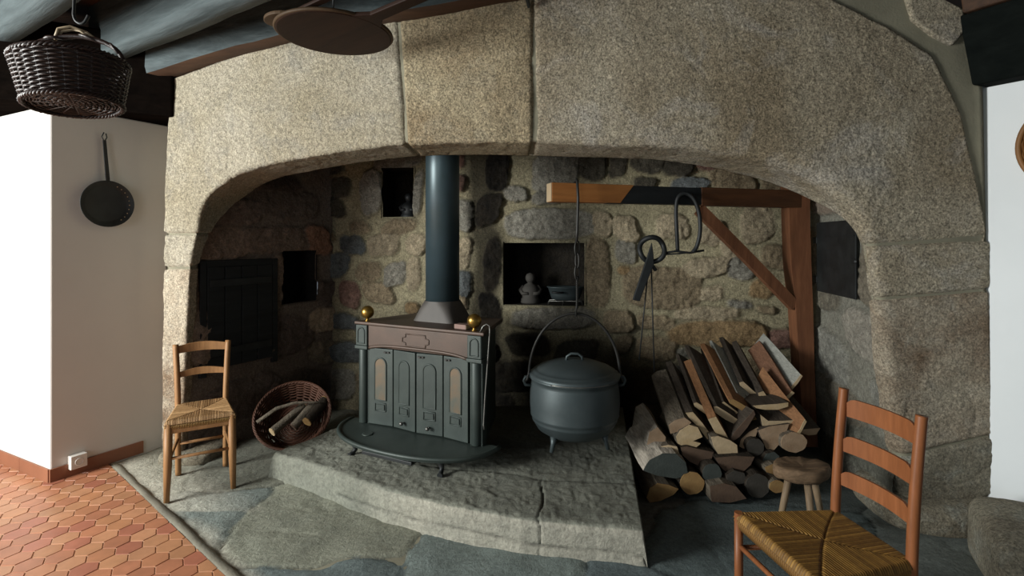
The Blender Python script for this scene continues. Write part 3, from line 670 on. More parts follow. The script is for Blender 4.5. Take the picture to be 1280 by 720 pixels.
mb = MB(); hk = c+Vector((.05, -.17, .01)); mb.tube([hk, hk+Vector((0, 0, .47))], .004, 6); tag(mb.build('hanging_hook', M['black_iron']), 'thin iron hook rod holding the round wooden peel', 'hook')
c2 = zb(352, 24, 2.5); pe2 = thing('wooden_paddle', 'small brown wooden paddle tip tucked behind the large round peel', 'paddle', c2, math.radians(-36))
mb = MB(); mb.prism([(.10*math.cos(a)*(1.0), .07*math.sin(a), -.008) for a in np.linspace(0, 2*PI, 24, endpoint=False)], (0, 0, .016)); mb.build('blade', M['peelrim'], pe2, .004)
mb = MB(); mb.bar((.08, 0, 0), (.75, 0, .0), .035, .015); mb.build('handle', M['peel'], pe2, .004)
# ------------------------------------------------------------------ STOVE
sx = Z(450, 527, .25); sy_ = Z(605, 559, .25)
sc_ = (sx+sy_)/2; wv = sy_-sx; SA = math.atan2(wv.y, wv.x); SW = wv.length
sv = thing('franklin_stove', 'dark green cast iron stove with four panelled doors and brass balls on the hearth', 'stove', (sc_.x, sc_.y, HZ), SA)
hw = SW/2
def sp_(nm, mb, m, par=sv, **k): return mb.build(nm, M[m] if isinstance(m, str) else m, par, **k)
# local z: 0 = hearth top. body .10 -> .77
ZB, ZT = .10, .765
mb = MB(); dpt = .46
poly = [(-hw+.01, .03), (hw-.01, .03), (hw-.17, dpt), (-hw+.17, dpt)]
mb.prism([(x, y, ZB) for x, y in poly], (0, 0, ZT-ZB-.02)); sp_('firebox', mb, 'stove', bevel=.01)
mb = MB(); mb.prism([(-hw-.02, -.035, ZT-.018), (hw+.02, -.035, ZT-.018), (hw-.13, dpt+.03, ZT-.018), (-hw+.13, dpt+.03, ZT-.018)], (0, 0, .022)); sp_('top_plate', mb, 'stove_brown', bevel=.008, seg=3)
# fascia
mb = MB(); fz0, fz1 = ZT-.155, ZT-.018
mb.box((0, .0, (fz0+fz1)/2), (SW-.17, .05, fz1-fz0)); fa = sp_('fascia', mb, 'stove_brown', bevel=.006, label='brown heat-darkened fascia')
def frame(cx, cz, w_, h_, y, r=.006, arch=False, octo=0):
    if arch:
        pts_ = [(cx-w_/2, cz-h_/2), (cx+w_/2, cz-h_/2), (cx+w_/2, cz+h_/2-w_/2)]
        pts_ += [(cx+w_/2*math.cos(a), cz+h_/2-w_/2+w_/2*math.sin(a)) for a in np.linspace(0, PI, 10)[1:-1]]
        pts_ += [(cx-w_/2, cz+h_/2-w_/2)]
    elif octo:
        o_ = octo; W_, H_ = w_/2, h_/2
        pts_ = [(-W_, -H_+o_), (-W_+o_, -H_+o_*.7), (-W_+o_, -H_), (W_-o_, -H_), (W_-o_, -H_+o_*.7), (W_, -H_+o_), (W_, H_-o_), (W_-o_, H_-o_*.7), (W_-o_, H_), (-W_+o_, H_), (-W_+o_, H_-o_*.7), (-W_, H_-o_)]
        pts_ = [(cx+a, cz+b) for a, b in pts_]
    else: pts_ = [(cx-w_/2, cz-h_/2), (cx+w_/2, cz-h_/2), (cx+w_/2, cz+h_/2), (cx-w_/2, cz+h_/2)]
    q = []
    for i in range(len(pts_)):
        a = pts_[i]; b = pts_[(i+1) % len(pts_)]; q += [(a[0], y, a[1]), ((a[0]+b[0])/2, y, (a[1]+b[1])/2)]
    m = MB(); m.tube(q, r, 6, closed=True); return m, pts_
m_, _ = frame(0, (fz0+fz1)/2, .20, .075, -.026, .004, octo=.025); m_.build('cartouche', M['stove_brown'], fa)
# brow moulding under fascia (shallow arch)
mb = MB(); zz = fz0
top_ = [(-hw+.085, fz0), (hw-.085, fz0)]
mb.tube([(x, -.022, fz0-.012+.03*(1-(x/(hw-.08))**4)) for x in np.linspace(-hw+.085, hw-.085, 24)], .011, 8); sp_('arch_moulding', mb, 'stove_brown')
# pilasters
for s in (-1, 1):
    x = s*(hw-.045)
    mb = MB(); mb.box((x, 0, ZT-.085), (.095, .075, .135)); pl_ = sp_('pilaster_cap', mb, 'stove', bevel=.006)
    m_, pp = frame(x, ZT-.085, .055, .10, -.038, .005, arch=True); m_.build('arch_frame', M['stove'], pl_)
    mb = MB(); mb.box((x, 0, ZT-.163), (.105, .085, .022)); mb.build('capital', M['stove'], pl_, .004)
    mb = MB(); mb.box((x, .012, (ZB+ZT-.17)/2), (.085, .05, ZT-.17-ZB)); 
    mb.lathe([(.033, ZB+.01), (.033, ZT-.175)], 20, (x, -.008, 0)); sp_('pilaster', mb, 'stove', bevel=.004)
# doors: four leaves, slightly folded
dw = (SW-.18)/4; dz0, dz1 = ZB+.012, fz0-.008
for i in range(4):
    x0 = -hw+.09+dw*i; xc = x0+dw/2
    ang = (.10, -.10, .10, -.10)[i]*1.0
    dr_ = bpy.data.objects.new('door', None)
    mb = MB(); Rz = Matrix.Rotation(ang, 3, 'Z')
    mb.box((0, 0, 0), (dw-.006, .02, dz1-dz0)); d_ = mb.build('door', M['stove'], sv, .004); d_.location = (xc, -.004, (dz0+dz1)/2); d_.rotation_euler = (0, 0, ang)
    H = dz1-dz0
    m_, pp = frame(0, .05, .085, .27, -.011, .0055, arch=True); m_.build('panel_frame', M['stove'], d_)
    mb = MB(); mb.prism([(a, -.0102, b) for a, b in pp], (0, -.003, 0)); mb.build('arched_panel', M['rust'] if i in (0, 3) else M['stove'], d_, label='rust stained arched panel' if i in (0, 3) else None)
    m_, pp = frame(0, -H/2+.115, .08, .05, -.011, .0045); 
    mb2 = m_; mb2.prism([(a*.75, -.0102, (b+H/2-.115)*.7-H/2+.115) for a, b in pp], (0, -.006, 0)); mb2.build('lower_panel', M['stove'], d_)
    if i in (1, 2):
        m = MB(); m.tube([(0, -.01, -H/2+.045), (0, -.03, -H/2+.045)], .005, 8); m.lathe([(.002, -.012), (.011, -.008), (.013, 0), (.011, .008), (.002, .012)], 14, (0, -.035, -H/2+.045)); m.build('knob', M['steel'], d_, label='bright metal knob')
    if i in (0, 2, 3):
        m = MB(); m.box((dw*.25 if i == 0 else -dw*.3, -.014, H/2-.02), (.04, .01, .01)); m.tube([(dw*.25 if i == 0 else -dw*.3, -.015, H/2-.02), (dw*.25 if i == 0 else -dw*.3, -.026, H/2-.022)], .005, 8); m.build('catch', M['dark_iron'], d_)
# hearth plate
def halfplate(a, b, p=2.3, n=40):
    return [(a*np.sign(math.cos(t))*abs(math.cos(t))**(2/p), -b*abs(math.sin(t))**(2/p)) for t in np.linspace(0, PI, n)]
pf = halfplate(hw+.085, .36)
mb = MB(); mb.prism([(x, y+.03, ZB-.012) for x, y in pf], (0, 0, .02)); plt_ = sp_('hearth_plate', mb, 'stove')
mb = MB(); mb.tube([(x, y+.03, ZB+.006) for x, y in pf], .013, 8); mb.build('rolled_rim', M['stove'], plt_)
mb = MB(); mb.lathe([(.035, 0), (.035, .004), (.028, .006)], 20, (-hw*.55, -.16, ZB+.008)); mb.build('round_boss', M['stove'], plt_)
for (lx, ly) in ((-hw*.62, -.22), (hw*.66, -.2), (-hw*.5, .36), (hw*.5, .36)):
    mb = MB(); mb.tube([(lx, ly, .095), (lx*1.02, ly-.012, .06), (lx*1.02, ly-.004, .03), (lx*1.05, ly-.03, .008), (lx*1.06, ly-.045, .006)], [.022, .02, .013, .014, .016], 10); sp_('foot', mb, 'black_iron')
mb = MB(); mb.box((.0, -.20, .062), (.36, .20, .02)); 
for i in range(8): mb.box((-.15+i*.043, -.20, .074), (.008, .19, .006))
sp_('ash_grate', mb, 'black_iron', bevel=.003)
for s in (-1, 1):
    mb = MB(); mb.lathe([(.018, 0), (.014, .008), (.009, .014), (.012, .022)]+[(.042*math.sin(a), .060-.042*math.cos(a)) for a in np.linspace(.3, PI-.02, 14)], 28, (s*(hw-.065), .0, ZT+.003)); sp_('brass_ball', mb, 'brass', label='polished brass finial')
# flue collar: square to round
mb = MB(); rings = []; n = 40; fy_ = .27; zc0, zc1 = ZT+.002, ZT+.135
for i in range(9):
    f = i/8; p_ = 7-5*f; rw_, rd_ = .165*(1-f)**1.3+.116*(1-(1-f)**1.3), .13*(1-f)**1.3+.116*(1-(1-f)**1.3)
    rings.append([(rw_*np.sign(math.cos(a))*abs(math.cos(a))**(2/p_), fy_+rd_*np.sign(math.sin(a))*abs(math.sin(a))**(2/p_), zc0+(zc1-zc0)*f) for a in np.linspace(0, 2*PI, n, endpoint=False)])
mb.add([p for r in rings for p in r], [(i*n+k, i*n+(k+1) % n, (i+1)*n+(k+1) % n, (i+1)*n+k) for i in range(8) for k in range(n)], 0, True)
sp_('flue_collar', mb, 'flare')
mb = MB(); mb.lathe([(.112, zc1-.02), (.112, 3.0-HZ)], 48, (0, fy_, 0)); sp_('flue_pipe', mb, 'pipe', label='tall dark blue-grey flue pipe')
def loc2w(x, y, z): c_, s_ = math.cos(SA), math.sin(SA); return Vector((sc_.x+x*c_-y*s_, sc_.y+x*s_+y*c_, HZ+z))
# matchbox & poker
mbt = thing('matchbox', 'small reddish matchbox lying on the stove top beside the right brass ball', 'box', loc2w(hw-.165, .03, ZT+.004), SA-.1)
mb = MB(); mb.box((0, 0, .0145), (.085, .05, .027)); mb.build('sleeve', M['box'], mbt, .002); mb = MB(); mb.box((0, 0, .0145), (.089, .044, .021)); mb.build('drawer', M['cane'], mbt)
mb = MB(); a = loc2w(hw+.012, -.01, ZT+.02); pk = [a+Vector((-.03, 0, -.02)), a+Vector((-.012, 0, .016)), a+Vector((.008, 0, .03)), a+Vector((.026, 0, .02)), a+Vector((.028, 0, -.01)), a+Vector((.015, 0, -.2)), a+Vector((.0, .0, -.4)), a+Vector((-.008, 0, -.55)), a+Vector((-.004, -.01, -.575))]
mb.tube(pk, .0045, 8); tag(mb.build('poker', M['steel']), 'thin bright wire poker hooked on the right corner of the stove', 'poker')
# ------------------------------------------------------------------ POT and CHAIN
PY_ = 3.1; pc = P(718, 500, PY_)
pt = thing('cauldron', 'large black cast iron cauldron hanging on a chain from the wooden crane', 'pot', (pc.x, PY_, .27))
mb = MB()
prof = [(.002, 0), (.10, .004), (.175, .022), (.225, .055), (.252, .10), (.256, .105), (.254, .112), (.262, .13), (.266, .135), (.265, .142), (.270, .20), (.268, .27), (.260, .325), (.258, .345), (.268, .350), (.270, .362), (.262, .366), (.25, .36)]
mb.lathe(prof, 64, cap=False); mb.build('body', M['pot'], pt)
mb = MB(); mb.lathe([(.272, .364), (.274, .374), (.262, .384), (.255, .386), (.25, .394), (.235, .400), (.228, .401), (.22, .412), (.15, .438), (.08, .452), (.002, .458)], 64, cap=False); ld = mb.build('lid', M['pot'], pt)
mb = MB(); mb.tube([(-.05, 0, .448), (-.045, 0, .475), (-.02, 0, .492), (.02, 0, .492), (.045, 0, .475), (.05, 0, .448)], .008, 8); mb.build('lid_handle', M['pot'], ld)
mb = MB(); mb.tube([(.27*math.cos(a), .27*math.sin(a), .362) for a in np.linspace(-2.2, -.9, 20)], .004, 6); mb.build('rim_edge', M['steel'], pt, label='worn bright rim edge')
for a in (math.radians(225), math.radians(-30), math.radians(95)):
    mb = MB(); x, y = .19*math.cos(a), .19*math.sin(a); mb.tube([(x, y, .04), (x*1.05, y*1.05, .0), (x*1.12, y*1.12, -.045)], [.024, .014, .012], 10); mb.build('leg', M['pot'], pt)
for s in (-1, 1):
    mb = MB(); x = s*.262; mb.tube([(x, 0, .30), (x+s*.035, 0, .305), (x+s*.045, 0, .33), (x+s*.035, 0, .352), (x, 0, .355)], .010, 8); mb.build('ear', M['pot'], pt)
ha = math.radians(-12)
mb = MB(); hz = .33; pts_ = [(-.30, 0, hz-.01), (-.285, -.005, hz+.01)]+[(-.275*math.cos(a)*math.cos(0), 0, hz+.03+.375*math.sin(a)) for a in np.linspace(.05, PI-.05, 30)]+[(.285, 0, hz+.01), (.30, 0, hz-.01)]
mb.tube(pts_, .0085, 8); mb.build('bail_handle', M['dark_iron'], pt)
topz = .27+hz+.03+.375
# arm geometry
def armpt(px):
    k = (px-640)/F; Y = 3.1+(k*3.1-.235)/(3.54-k)*1.0; return Vector((k*Y, Y, 1.735))
AL = armpt(687); AR = armpt(1003); ad = (AR-AL).normalized()
cr_ = thing('hearth_crane', 'wooden swinging crane with post, brace and arm at the right of the hearth', 'crane', (AR.x, AR.y, 0))
co = (AR.x, AR.y, 0)
def armseg(nm, p, q, m, par=cr_, h=.115, wd=.085, **k):
    L_ = (q-p).length; mb = MB(); mb.box((L_/2, 0, 0), (L_, wd, h)); o = mb.build(nm, M[m], par, .004, **k)
    o.location = p-Vector(co); o.rotation_euler = (0, 0, math.atan2(ad.y, ad.x)); return o
armseg('arm', armpt(872), AR, 'arm', h=.120, label='reddish brown arm timber')
armseg('arm_sleeve', armpt(757), armpt(878), 'char', h=.112, wd=.081, label='blackened middle section')
# pale tip with scarfed end
L_ = (armpt(785)-AL).length
mb = MB(); mb.prism([(0, -.042, -.057), (L_-.075, -.042, -.057), (L_+.02, -.042, .057), (0, -.042, .057)], (0, .084, 0)); o = mb.build('arm_tip', M['arm_new'], cr_, .002, label='new pale orange timber tip'); o.location = AL-Vector(co)+Vector((0, 0, .002)); o.rotation_euler = (0, 0, math.atan2(ad.y, ad.x))
mb = MB(); mb.box((-.002, 0, 0), (.006, .08, .11)); o = mb.build('end_grain', M['cane'], cr_, label='white painted end'); o.location = AL-Vector(co)+Vector((0, 0, .002)); o.rotation_euler = (0, 0, math.atan2(ad.y, ad.x))
# post, slightly bent
mb = MB(); pp = [(P(993, 200, AR.y)), P(994, 262, AR.y), P(996, 330, AR.y), P(1000, 380, AR.y), P(1003, 450, AR.y), P(1006, 520, AR.y), P(1008, 555, AR.y)]
rows = []
for i in range(41):
    t = i/40*6; j = min(int(t), 5); f = t-j; p = pp[j].lerp(pp[j+1], f); wx = (.075, .072, .07, .06, .052, .05, .05); ww = wx[j]*(1-f)+wx[j+1]*f
    rows.append([p+Vector((a*ww, b*.055, 0)) for a, b in ((-1, -1), (1, -1), (1.15, -.6), (1.15, 1), (-1, 1), (-1, -1))])
A = np.array(rows)+.006*fbm(np.array(rows), 4, 3, 2)[..., None]; A[:, -1] = A[:, 0]
po = gridmesh('post', A, M['post'], cr_, off=co); 
for pl in po.data.polygons: pl.use_smooth = False
br0 = P(874, 262, armpt(874).y); br1 = P(992, 382, AR.y-.02)
mb = MB(); nb = 14; rows = []
for i in range(nb+1):
    f = i/nb; p = br0.lerp(br1, f)+Vector((.02, 0, -.03))*math.sin(f*PI)*-.6; d_ = (br1-br0).normalized(); u = Vector((d_.z, 0, -d_.x)).normalized()
    rows.append([p+u*a*.036+Vector((0, b*.03, 0)) for a, b in ((-1, -1), (1, -1), (1, 1), (-1, 1), (-1, -1))])
A = np.array(rows); bo = gridmesh('brace', A, M['post'], cr_, off=co)
for pl in bo.data.polygons: pl.use_smooth = False
# chain
ck = armpt(722); X0, Y0 = pc.x, PY_
ch = thing('pot_chain', 'iron pot hook chain hung over the crane arm holding the black cauldron', 'chain', (X0, Y0-.05, topz))
def L3(x, y, z): return (x-X0, y-(Y0-.05), z-topz)
ax, ay = X0+.01, Y0-.055
mb = MB(); mb.tube([L3(ax-.0, ay+.12, 1.80), L3(ax, ay+.09, 1.81), L3(ax, ay+.03, 1.812), L3(ax, ay-.0, 1.80), L3(ax+.005, ay-.003, 1.7), L3(ax, ay, 1.50), L3(ax-.004, ay, 1.44)], .0085, 8); mb.build('hook_rod', M['dark_iron'], ch)
mb = MB(); z = 1.44
for i in range(3):
    R_ = Matrix.Rotation(i*PI/2+.5, 3, 'Z'); n_ = 20; pts_ = []
    for a in np.linspace(0, 2*PI, n_, endpoint=False):
        v = R_ @ Vector((.017*math.cos(a), 0, .045*math.sin(a))); pts_.append(Vector(L3(ax, ay, z-.04))+v)
    m = MB(); m.tube(pts_, .005, 6, closed=True); m.build('link', M['dark_iron'], ch); z -= .072
mb = MB(); n_ = 60; zt, zb_ = z+.01, topz+.035
for ph in (0, PI): mb.tube([Vector(L3(ax, ay+.0*i, zt+(zb_-zt)*i/n_))+Vector((.0045*math.cos(i*.8+ph), .0045*math.sin(i*.8+ph)+(.045*max(0, i/n_-.7)), 0)) for i in range(n_+1)], .0045, 6)
mb.build('twisted_rod', M['dark_iron'], ch)
mb = MB(); mb.tube([L3(ax, Y0-.045, topz+.045), L3(ax-.002, Y0-.02, topz+.02), L3(ax, Y0-.01, topz-.012), L3(ax, Y0+.015, topz-.016), L3(ax, Y0+.022, topz+.01)], .006, 8); mb.build('lower_hook', M['dark_iron'], ch)
# ------------------------------------------------------------------ tools hanging under the crane arm
def poly(pts, Y): return [P(x, y, Y) for x, y in pts]
YH = armpt(855).y
mb = MB()
yf = YH-.065
loop = [P(847, 313, yf+.02), P(846, 290, yf), P(845, 262, yf), P(848, 246, yf-.005), P(858, 242, yf-.005), P(868, 250, yf-.01), P(874, 268, yf-.01), P(875, 290, yf-.01), P(871, 308, yf), P(866, 315, yf)]
def smooth(pts, n=6):
    pts = [Vector(p) for p in pts]; out = []
    for i in range(len(pts)-1):
        p0, p1, p2, p3 = pts[max(i-1, 0)], pts[i], pts[i+1], pts[min(i+2, len(pts)-1)]
        for k in range(n):
            t = k/n; out.append(.5*((2*p1)+(p2-p0)*t+(2*p0-5*p1+4*p2-p3)*t*t+(3*p1-p0-3*p2+p3)*t**3))
    out.append(pts[-1]); return out
mb.tube(smooth(loop), .013, 8); rg = mb.build('iron_hanging_loop', M['black_iron'])
tag(rg, 'tall black iron loop draped over the blackened part of the crane arm', 'iron loop')
tr = thing('iron_trivet_ring', 'round black iron ring with a straight handle hung from the loop under the crane arm', 'trivet', P(815, 312, yf))
mb = MB(); c = P(815, 312, yf); mb.tube([(.079*math.cos(a), .012*math.sin(a*3), .079*math.sin(a)) for a in np.linspace(0, 2*PI, 40, endpoint=False)], .0165, 10, closed=True); mb.build('ring', M['black_iron'], tr)
mb = MB(); mb.tube([P(831, 316, yf)-c, P(845, 314, yf)-c, P(862, 316, yf)-c, P(880, 313, yf)-c], .007, 8); mb.tube([P(831, 318, yf)-c, P(850, 317, yf)-c, P(866, 315, yf)-c], .005, 8); mb.build('handle', M['black_iron'], tr)
mb = MB(); mb.prism(poly([(815, 303), (817, 316), (818, 330), (812, 345), (803, 368), (800, 377), (791, 375), (793, 368), (801, 345), (806, 330), (810, 318)], yf-.03), (0, .018, 0)); tag(mb.build('iron_scraper', M['black_iron'], bevel=.005), 'short dark tapered iron scraper hanging from the round ring', 'tool')
tg = thing('fire_tongs', 'long thin iron fire tongs hanging below the round iron ring', 'tongs', P(813, 330, yf-.01)); c = P(813, 330, yf-.01)
mb = MB(); mb.tube([P(813, 326, yf-.01)-c, P(816, 333, yf-.01)-c, P(820, 338, yf-.01)-c], .012, 8); mb.build('hinge', M['black_iron'], tg)
mb = MB(); mb.tube([P(811, 330, yf-.01)-c, P(804, 400, yf)-c, P(799, 450, yf)-c], .0045, 8); mb.build('leg', M['black_iron'], tg)
mb = MB(); mb.tube([P(814, 330, yf-.01)-c, P(816, 400, yf)-c, P(818, 465, yf)-c], .0045, 8); mb.build('leg', M['black_iron'], tg)
# ------------------------------------------------------------------ niche objects
def statue(nm, lab, p, H, m):
    t = thing(nm, lab, 'figurine', p)
    mb = MB(); mb.lathe([(.30*H, 0), (.33*H, .03*H), (.31*H, .14*H), (.27*H, .2*H), (.30*H, .33*H), (.29*H, .48*H), (.2*H, .60*H), (.10*H, .66*H), (.09*H, .7*H)], 24); 
    mb.build('body', m, t)
    mb = MB(); mb.lathe([(.002, .66*H), (.11*H, .69*H), (.16*H, .78*H), (.165*H, .87*H), (.12*H, .96*H), (.002, H)], 20, cap=False); mb.build('head', m, t)
    for s in (-1, 1):
        mb = MB(); mb.tube([(s*.22*H, 0, .56*H), (s*.33*H, -.03*H, .42*H), (s*.26*H, -.2*H, .33*H), (s*.08*H, -.28*H, .34*H)], [.07*H, .075*H, .06*H, .05*H], 8); mb.build('arm', m, t)
sN, _, _ = bw(660, 380)
statue('small_statue', 'small grey stone figurine standing in the large square wall niche', bwp(sN, NICHE[2]-.006, -.16), .255, M['clay'])
sN2, _, _ = bw(506, 270)
statue('carved_bust', 'dark carved bust inside the small upper niche left of the flue pipe', bwp(sN2, NICHE2[2]-.006, -.10), .22, M['black_iron'])
sT, _, _ = bw(706, 380)
pn = bwp(sT, NICHE[2]-.006, -.10); pan = thing('grey_casserole', 'grey-blue enamelled casserole on a wire trivet in the large niche', 'casserole', pn+Vector((0, 0, .038)), math.atan2(slope, 1))
mb = MB()
def oval(a, b, z): return [(a*math.cos(t), b*math.sin(t), z) for t in np.linspace(0, 2*PI, 40, endpoint=False)]
rings = [oval(.09, .05, 0), oval(.115, .065, .01), oval(.125, .07, .04), oval(.145, .085, .10), oval(.155, .09, .105), oval(.15, .086, .112), oval(.125, .07, .104), oval(.10, .05, .02)]
mb.add([p for r in rings for p in r], [(i*40+k, i*40+(k+1) % 40, (i+1)*40+(k+1) % 40, (i+1)*40+k) for i in range(7) for k in range(40)]+[tuple(range(40))[::-1], tuple(range(280, 320))], 0, True); mb.build('body', M['pot'], pan)
mb = MB(); mb.tube([(-.10, -.075, .07), (-.10, -.105, .07), (-.02, -.105, .068), (-.02, -.08, .068)], .008, 8); mb.build('handle', M['black_iron'], pan)
tv = thing('wire_trivet', 'low wire trivet under the casserole in the large niche', 'trivet', pn, math.atan2(slope, 1))
mb = MB()
for s in (-1, 1): mb.tube([(-.14, s*.05, .0), (-.135, s*.05, .03), (-.02, s*.05, .033), (-.02, s*.05, .0)], .004, 6); mb.tube([(.0, s*.05, .033), (.13, s*.05, .033), (.14, s*.05, .0)], .004, 6)
mb.tube([(-.08, -.05, .033), (-.08, .05, .033)], .004, 6); mb.tube([(.08, -.05, .033), (.08, .05, .033)], .004, 6); mb.tube([(-.03, -.05, .033), (.01, -.05, .033)], .004, 6)
mb.build('frame', M['steel'], tv)
# ------------------------------------------------------------------ doors on inner walls
def wp(p0, d, s, z, t, nrm): return Vector((p0[0]+d[0]*s+nrm[0]*t, p0[1]+d[1]*s+nrm[1]*t, z))
a = lw(256, 334); b = lw(338, 448); n_ = lnx
c = wp(LW0, lwd, (a[0]+b[0])/2, b[1]-.0, .0, n_); zlow = lw(256, 463)[1]; ztop = lw(256, 334)[1]; WD = b[0]-a[0]; HH = ztop-zlow
ldr = thing('cupboard_door', 'dark blackened plank cupboard door in the left inner hearth wall', 'door', (c.x, c.y, zlow), math.atan2(lwd[1], lwd[0]))
mb = MB()
for i in range(4): mb.box((-WD/2+WD*(i+.5)/4, -.015, HH/2), (WD/4-.006, .03, HH))
mb.build('planks', M['char'], ldr, .004)
for zf in (.16, .84):
    mb = MB(); mb.box((0, -.036, HH*zf), (WD*.94, .008, .05)); mb.build('crossbar', M['black_iron'], ldr, .003)
mb = MB(); fr = .045
mb.box((-WD/2-fr/2, -.012, HH/2), (fr, .03, HH+fr*2)); mb.box((WD/2+fr/2, -.012, HH/2), (fr, .03, HH+fr*2)); mb.box((0, -.012, HH+fr/2), (WD, .03, fr)); mb.build('door_frame', M['sidewall'] if False else M['char'], ldr, .004)
a = rw(1077, 330); b = rw(1027, 330); z0r = rw(1027, 354)[1]; z1r = rw(1027, 276)[1]
nR = (-rwd[1], rwd[0]); WD = b[0]-a[0]; z0n = rw(1077, 386)[1]; z1n = rw(1077, 277)[1]; zl = (z0r+z0n)/2; HH = (z1r+z1n)/2-zl
c = wp(RW0, rwd, (a[0]+b[0])/2, zl, .02, nR)
rdr = thing('iron_oven_door', 'black sheet iron door with hinges and latch in the right inner hearth wall', 'door', c, math.atan2(rwd[1], rwd[0]))
mb = MB(); mb.box((0, .008, HH/2), (WD, .012, HH)); mb.build('door_leaf', M['black_iron'], rdr, .003)
for zf in (.17, .74):
    mb = MB(); mb.box((WD/2+.015, .012, HH*zf), (.06, .016, .045)); mb.build('hinge', M['black_iron'], rdr, .003)
mb = MB(); mb.box((0, .016, HH*.80), (WD*.98, .006, .008)); mb.build('seam', M['black_iron'], rdr)
mb = MB(); mb.box((-WD/2-.005, .022, HH*.48), (.05, .014, .03)); mb.tube([(-WD/2-.025, .02, HH*.48), (-WD/2-.045, .035, HH*.48)], .008, 8); mb.build('latch', M['black_iron'], rdr, .002)
# ------------------------------------------------------------------ wall items, left
s_ = .26
pw_ = cn+dr*0
kpx = hitline(131, (cn.x, cn.y), (dr.x, dr.y)); hpY = cn.y+dr.y*kpx
def lp(px, py): s = hitline(px, (cn.x, cn.y), (dr.x, dr.y)); Y = cn.y+dr.y*s; return cn+dr*s+Vector((0, 0, EYE+(HY-py)/F*Y))
pc_ = lp(131, 255); rad = 28*hpY/F
sk = thing('chestnut_pan', 'black iron skimmer pan with punched holes hanging on the left white wall', 'pan', pc_+nr*.004, math.atan2(dr.y, dr.x))
Rx = Matrix.Rotation(PI/2, 3, 'X')
mb = MB(); rp = rad*1.03
mb.lathe([(.002, .010), (rp*.72, .008), (rp*.80, .014), (rp*.98, .040), (rp, .041), (rp, .036), (rp*.82, .004), (rp*.74, .0), (.002, .001)], 48, rot=Rx, cap=False); mb.build('bowl', M['black_iron'], sk)
mb = MB()
for a in np.linspace(-.9, 1.1, 10): mb.lathe([(.0035, .0), (.0035, .003)], 8, (rp*.86*math.cos(a), -.0225, rp*.86*math.sin(a)), rot=Rx)
mb.build('drilled_holes', M['cane'], sk, label='row of small pale holes')
hl_ = (lp(131, 174)-lp(131, 228)).z
mb = MB(); zt = rp+hl_
mb.prism([(.014, -.028, rp*.9), (-.010, -.028, rp*.9), (-.022, -.014, zt-.02), (-.002, -.014, zt-.02)], (0, -.008, 0)); mb.tube([(-.012, -.018, zt-.03), (-.026, -.018, zt+.0), (-.014, -.018, zt+.03)], .004, 6); mb.tube([(-.012, -.018, zt-.03), (.002, -.018, zt), (-.004, -.018, zt+.025)], .004, 6); mb.build('handle', M['black_iron'], sk, .002)
so = lp(95, 575); st_o = thing('wall_socket', 'small white surface mounted power socket just above the brown skirting', 'socket', so, math.atan2(dr.y, dr.x))
mb = MB(); mb.box((0, -.022, 0), (.085, .044, .082)); mb.build('housing', M['switch'], st_o, .004)
mb = MB(); mb.lathe([(.022, 0), (.022, .004), (.019, .0045), (.018, .001)], 24, (0, -.044, 0), rot=Rx); mb.build('socket_face', M['switch'], st_o)
# woven disc on right wall
rn = Vector((-.84, -.54, 0)).normalized(); rdv = Vector((.54, -.84, 0)).normalized()
wc = Vector((2.425, 2.605, 0))+rdv*.34; wc.z = EYE+(HY-177)/F*wc.y
wc = wc+rn*.02
wd_ = thing('woven_tray', 'round brown woven straw tray hanging on the right white wall', 'tray', wc, math.atan2(rdv.y, rdv.x))
mb = MB(); rr_ = .215
for i in range(1, 15): mb.tube([(rr_*i/14*math.cos(a), .004*math.sin(a*24+i*PI), rr_*i/14*math.sin(a)) for a in np.linspace(0, 2*PI, 72, endpoint=False)], .009, 5, closed=True)
mb.build('coils', M['wicker_o'], wd_)
mb = MB(); mb.tube([(rr_*1.04*math.cos(a), -.01, rr_*1.04*math.sin(a)) for a in np.linspace(0, 2*PI, 60, endpoint=False)], .012, 6, closed=True); mb.build('rim', M['wicker_o'], wd_)
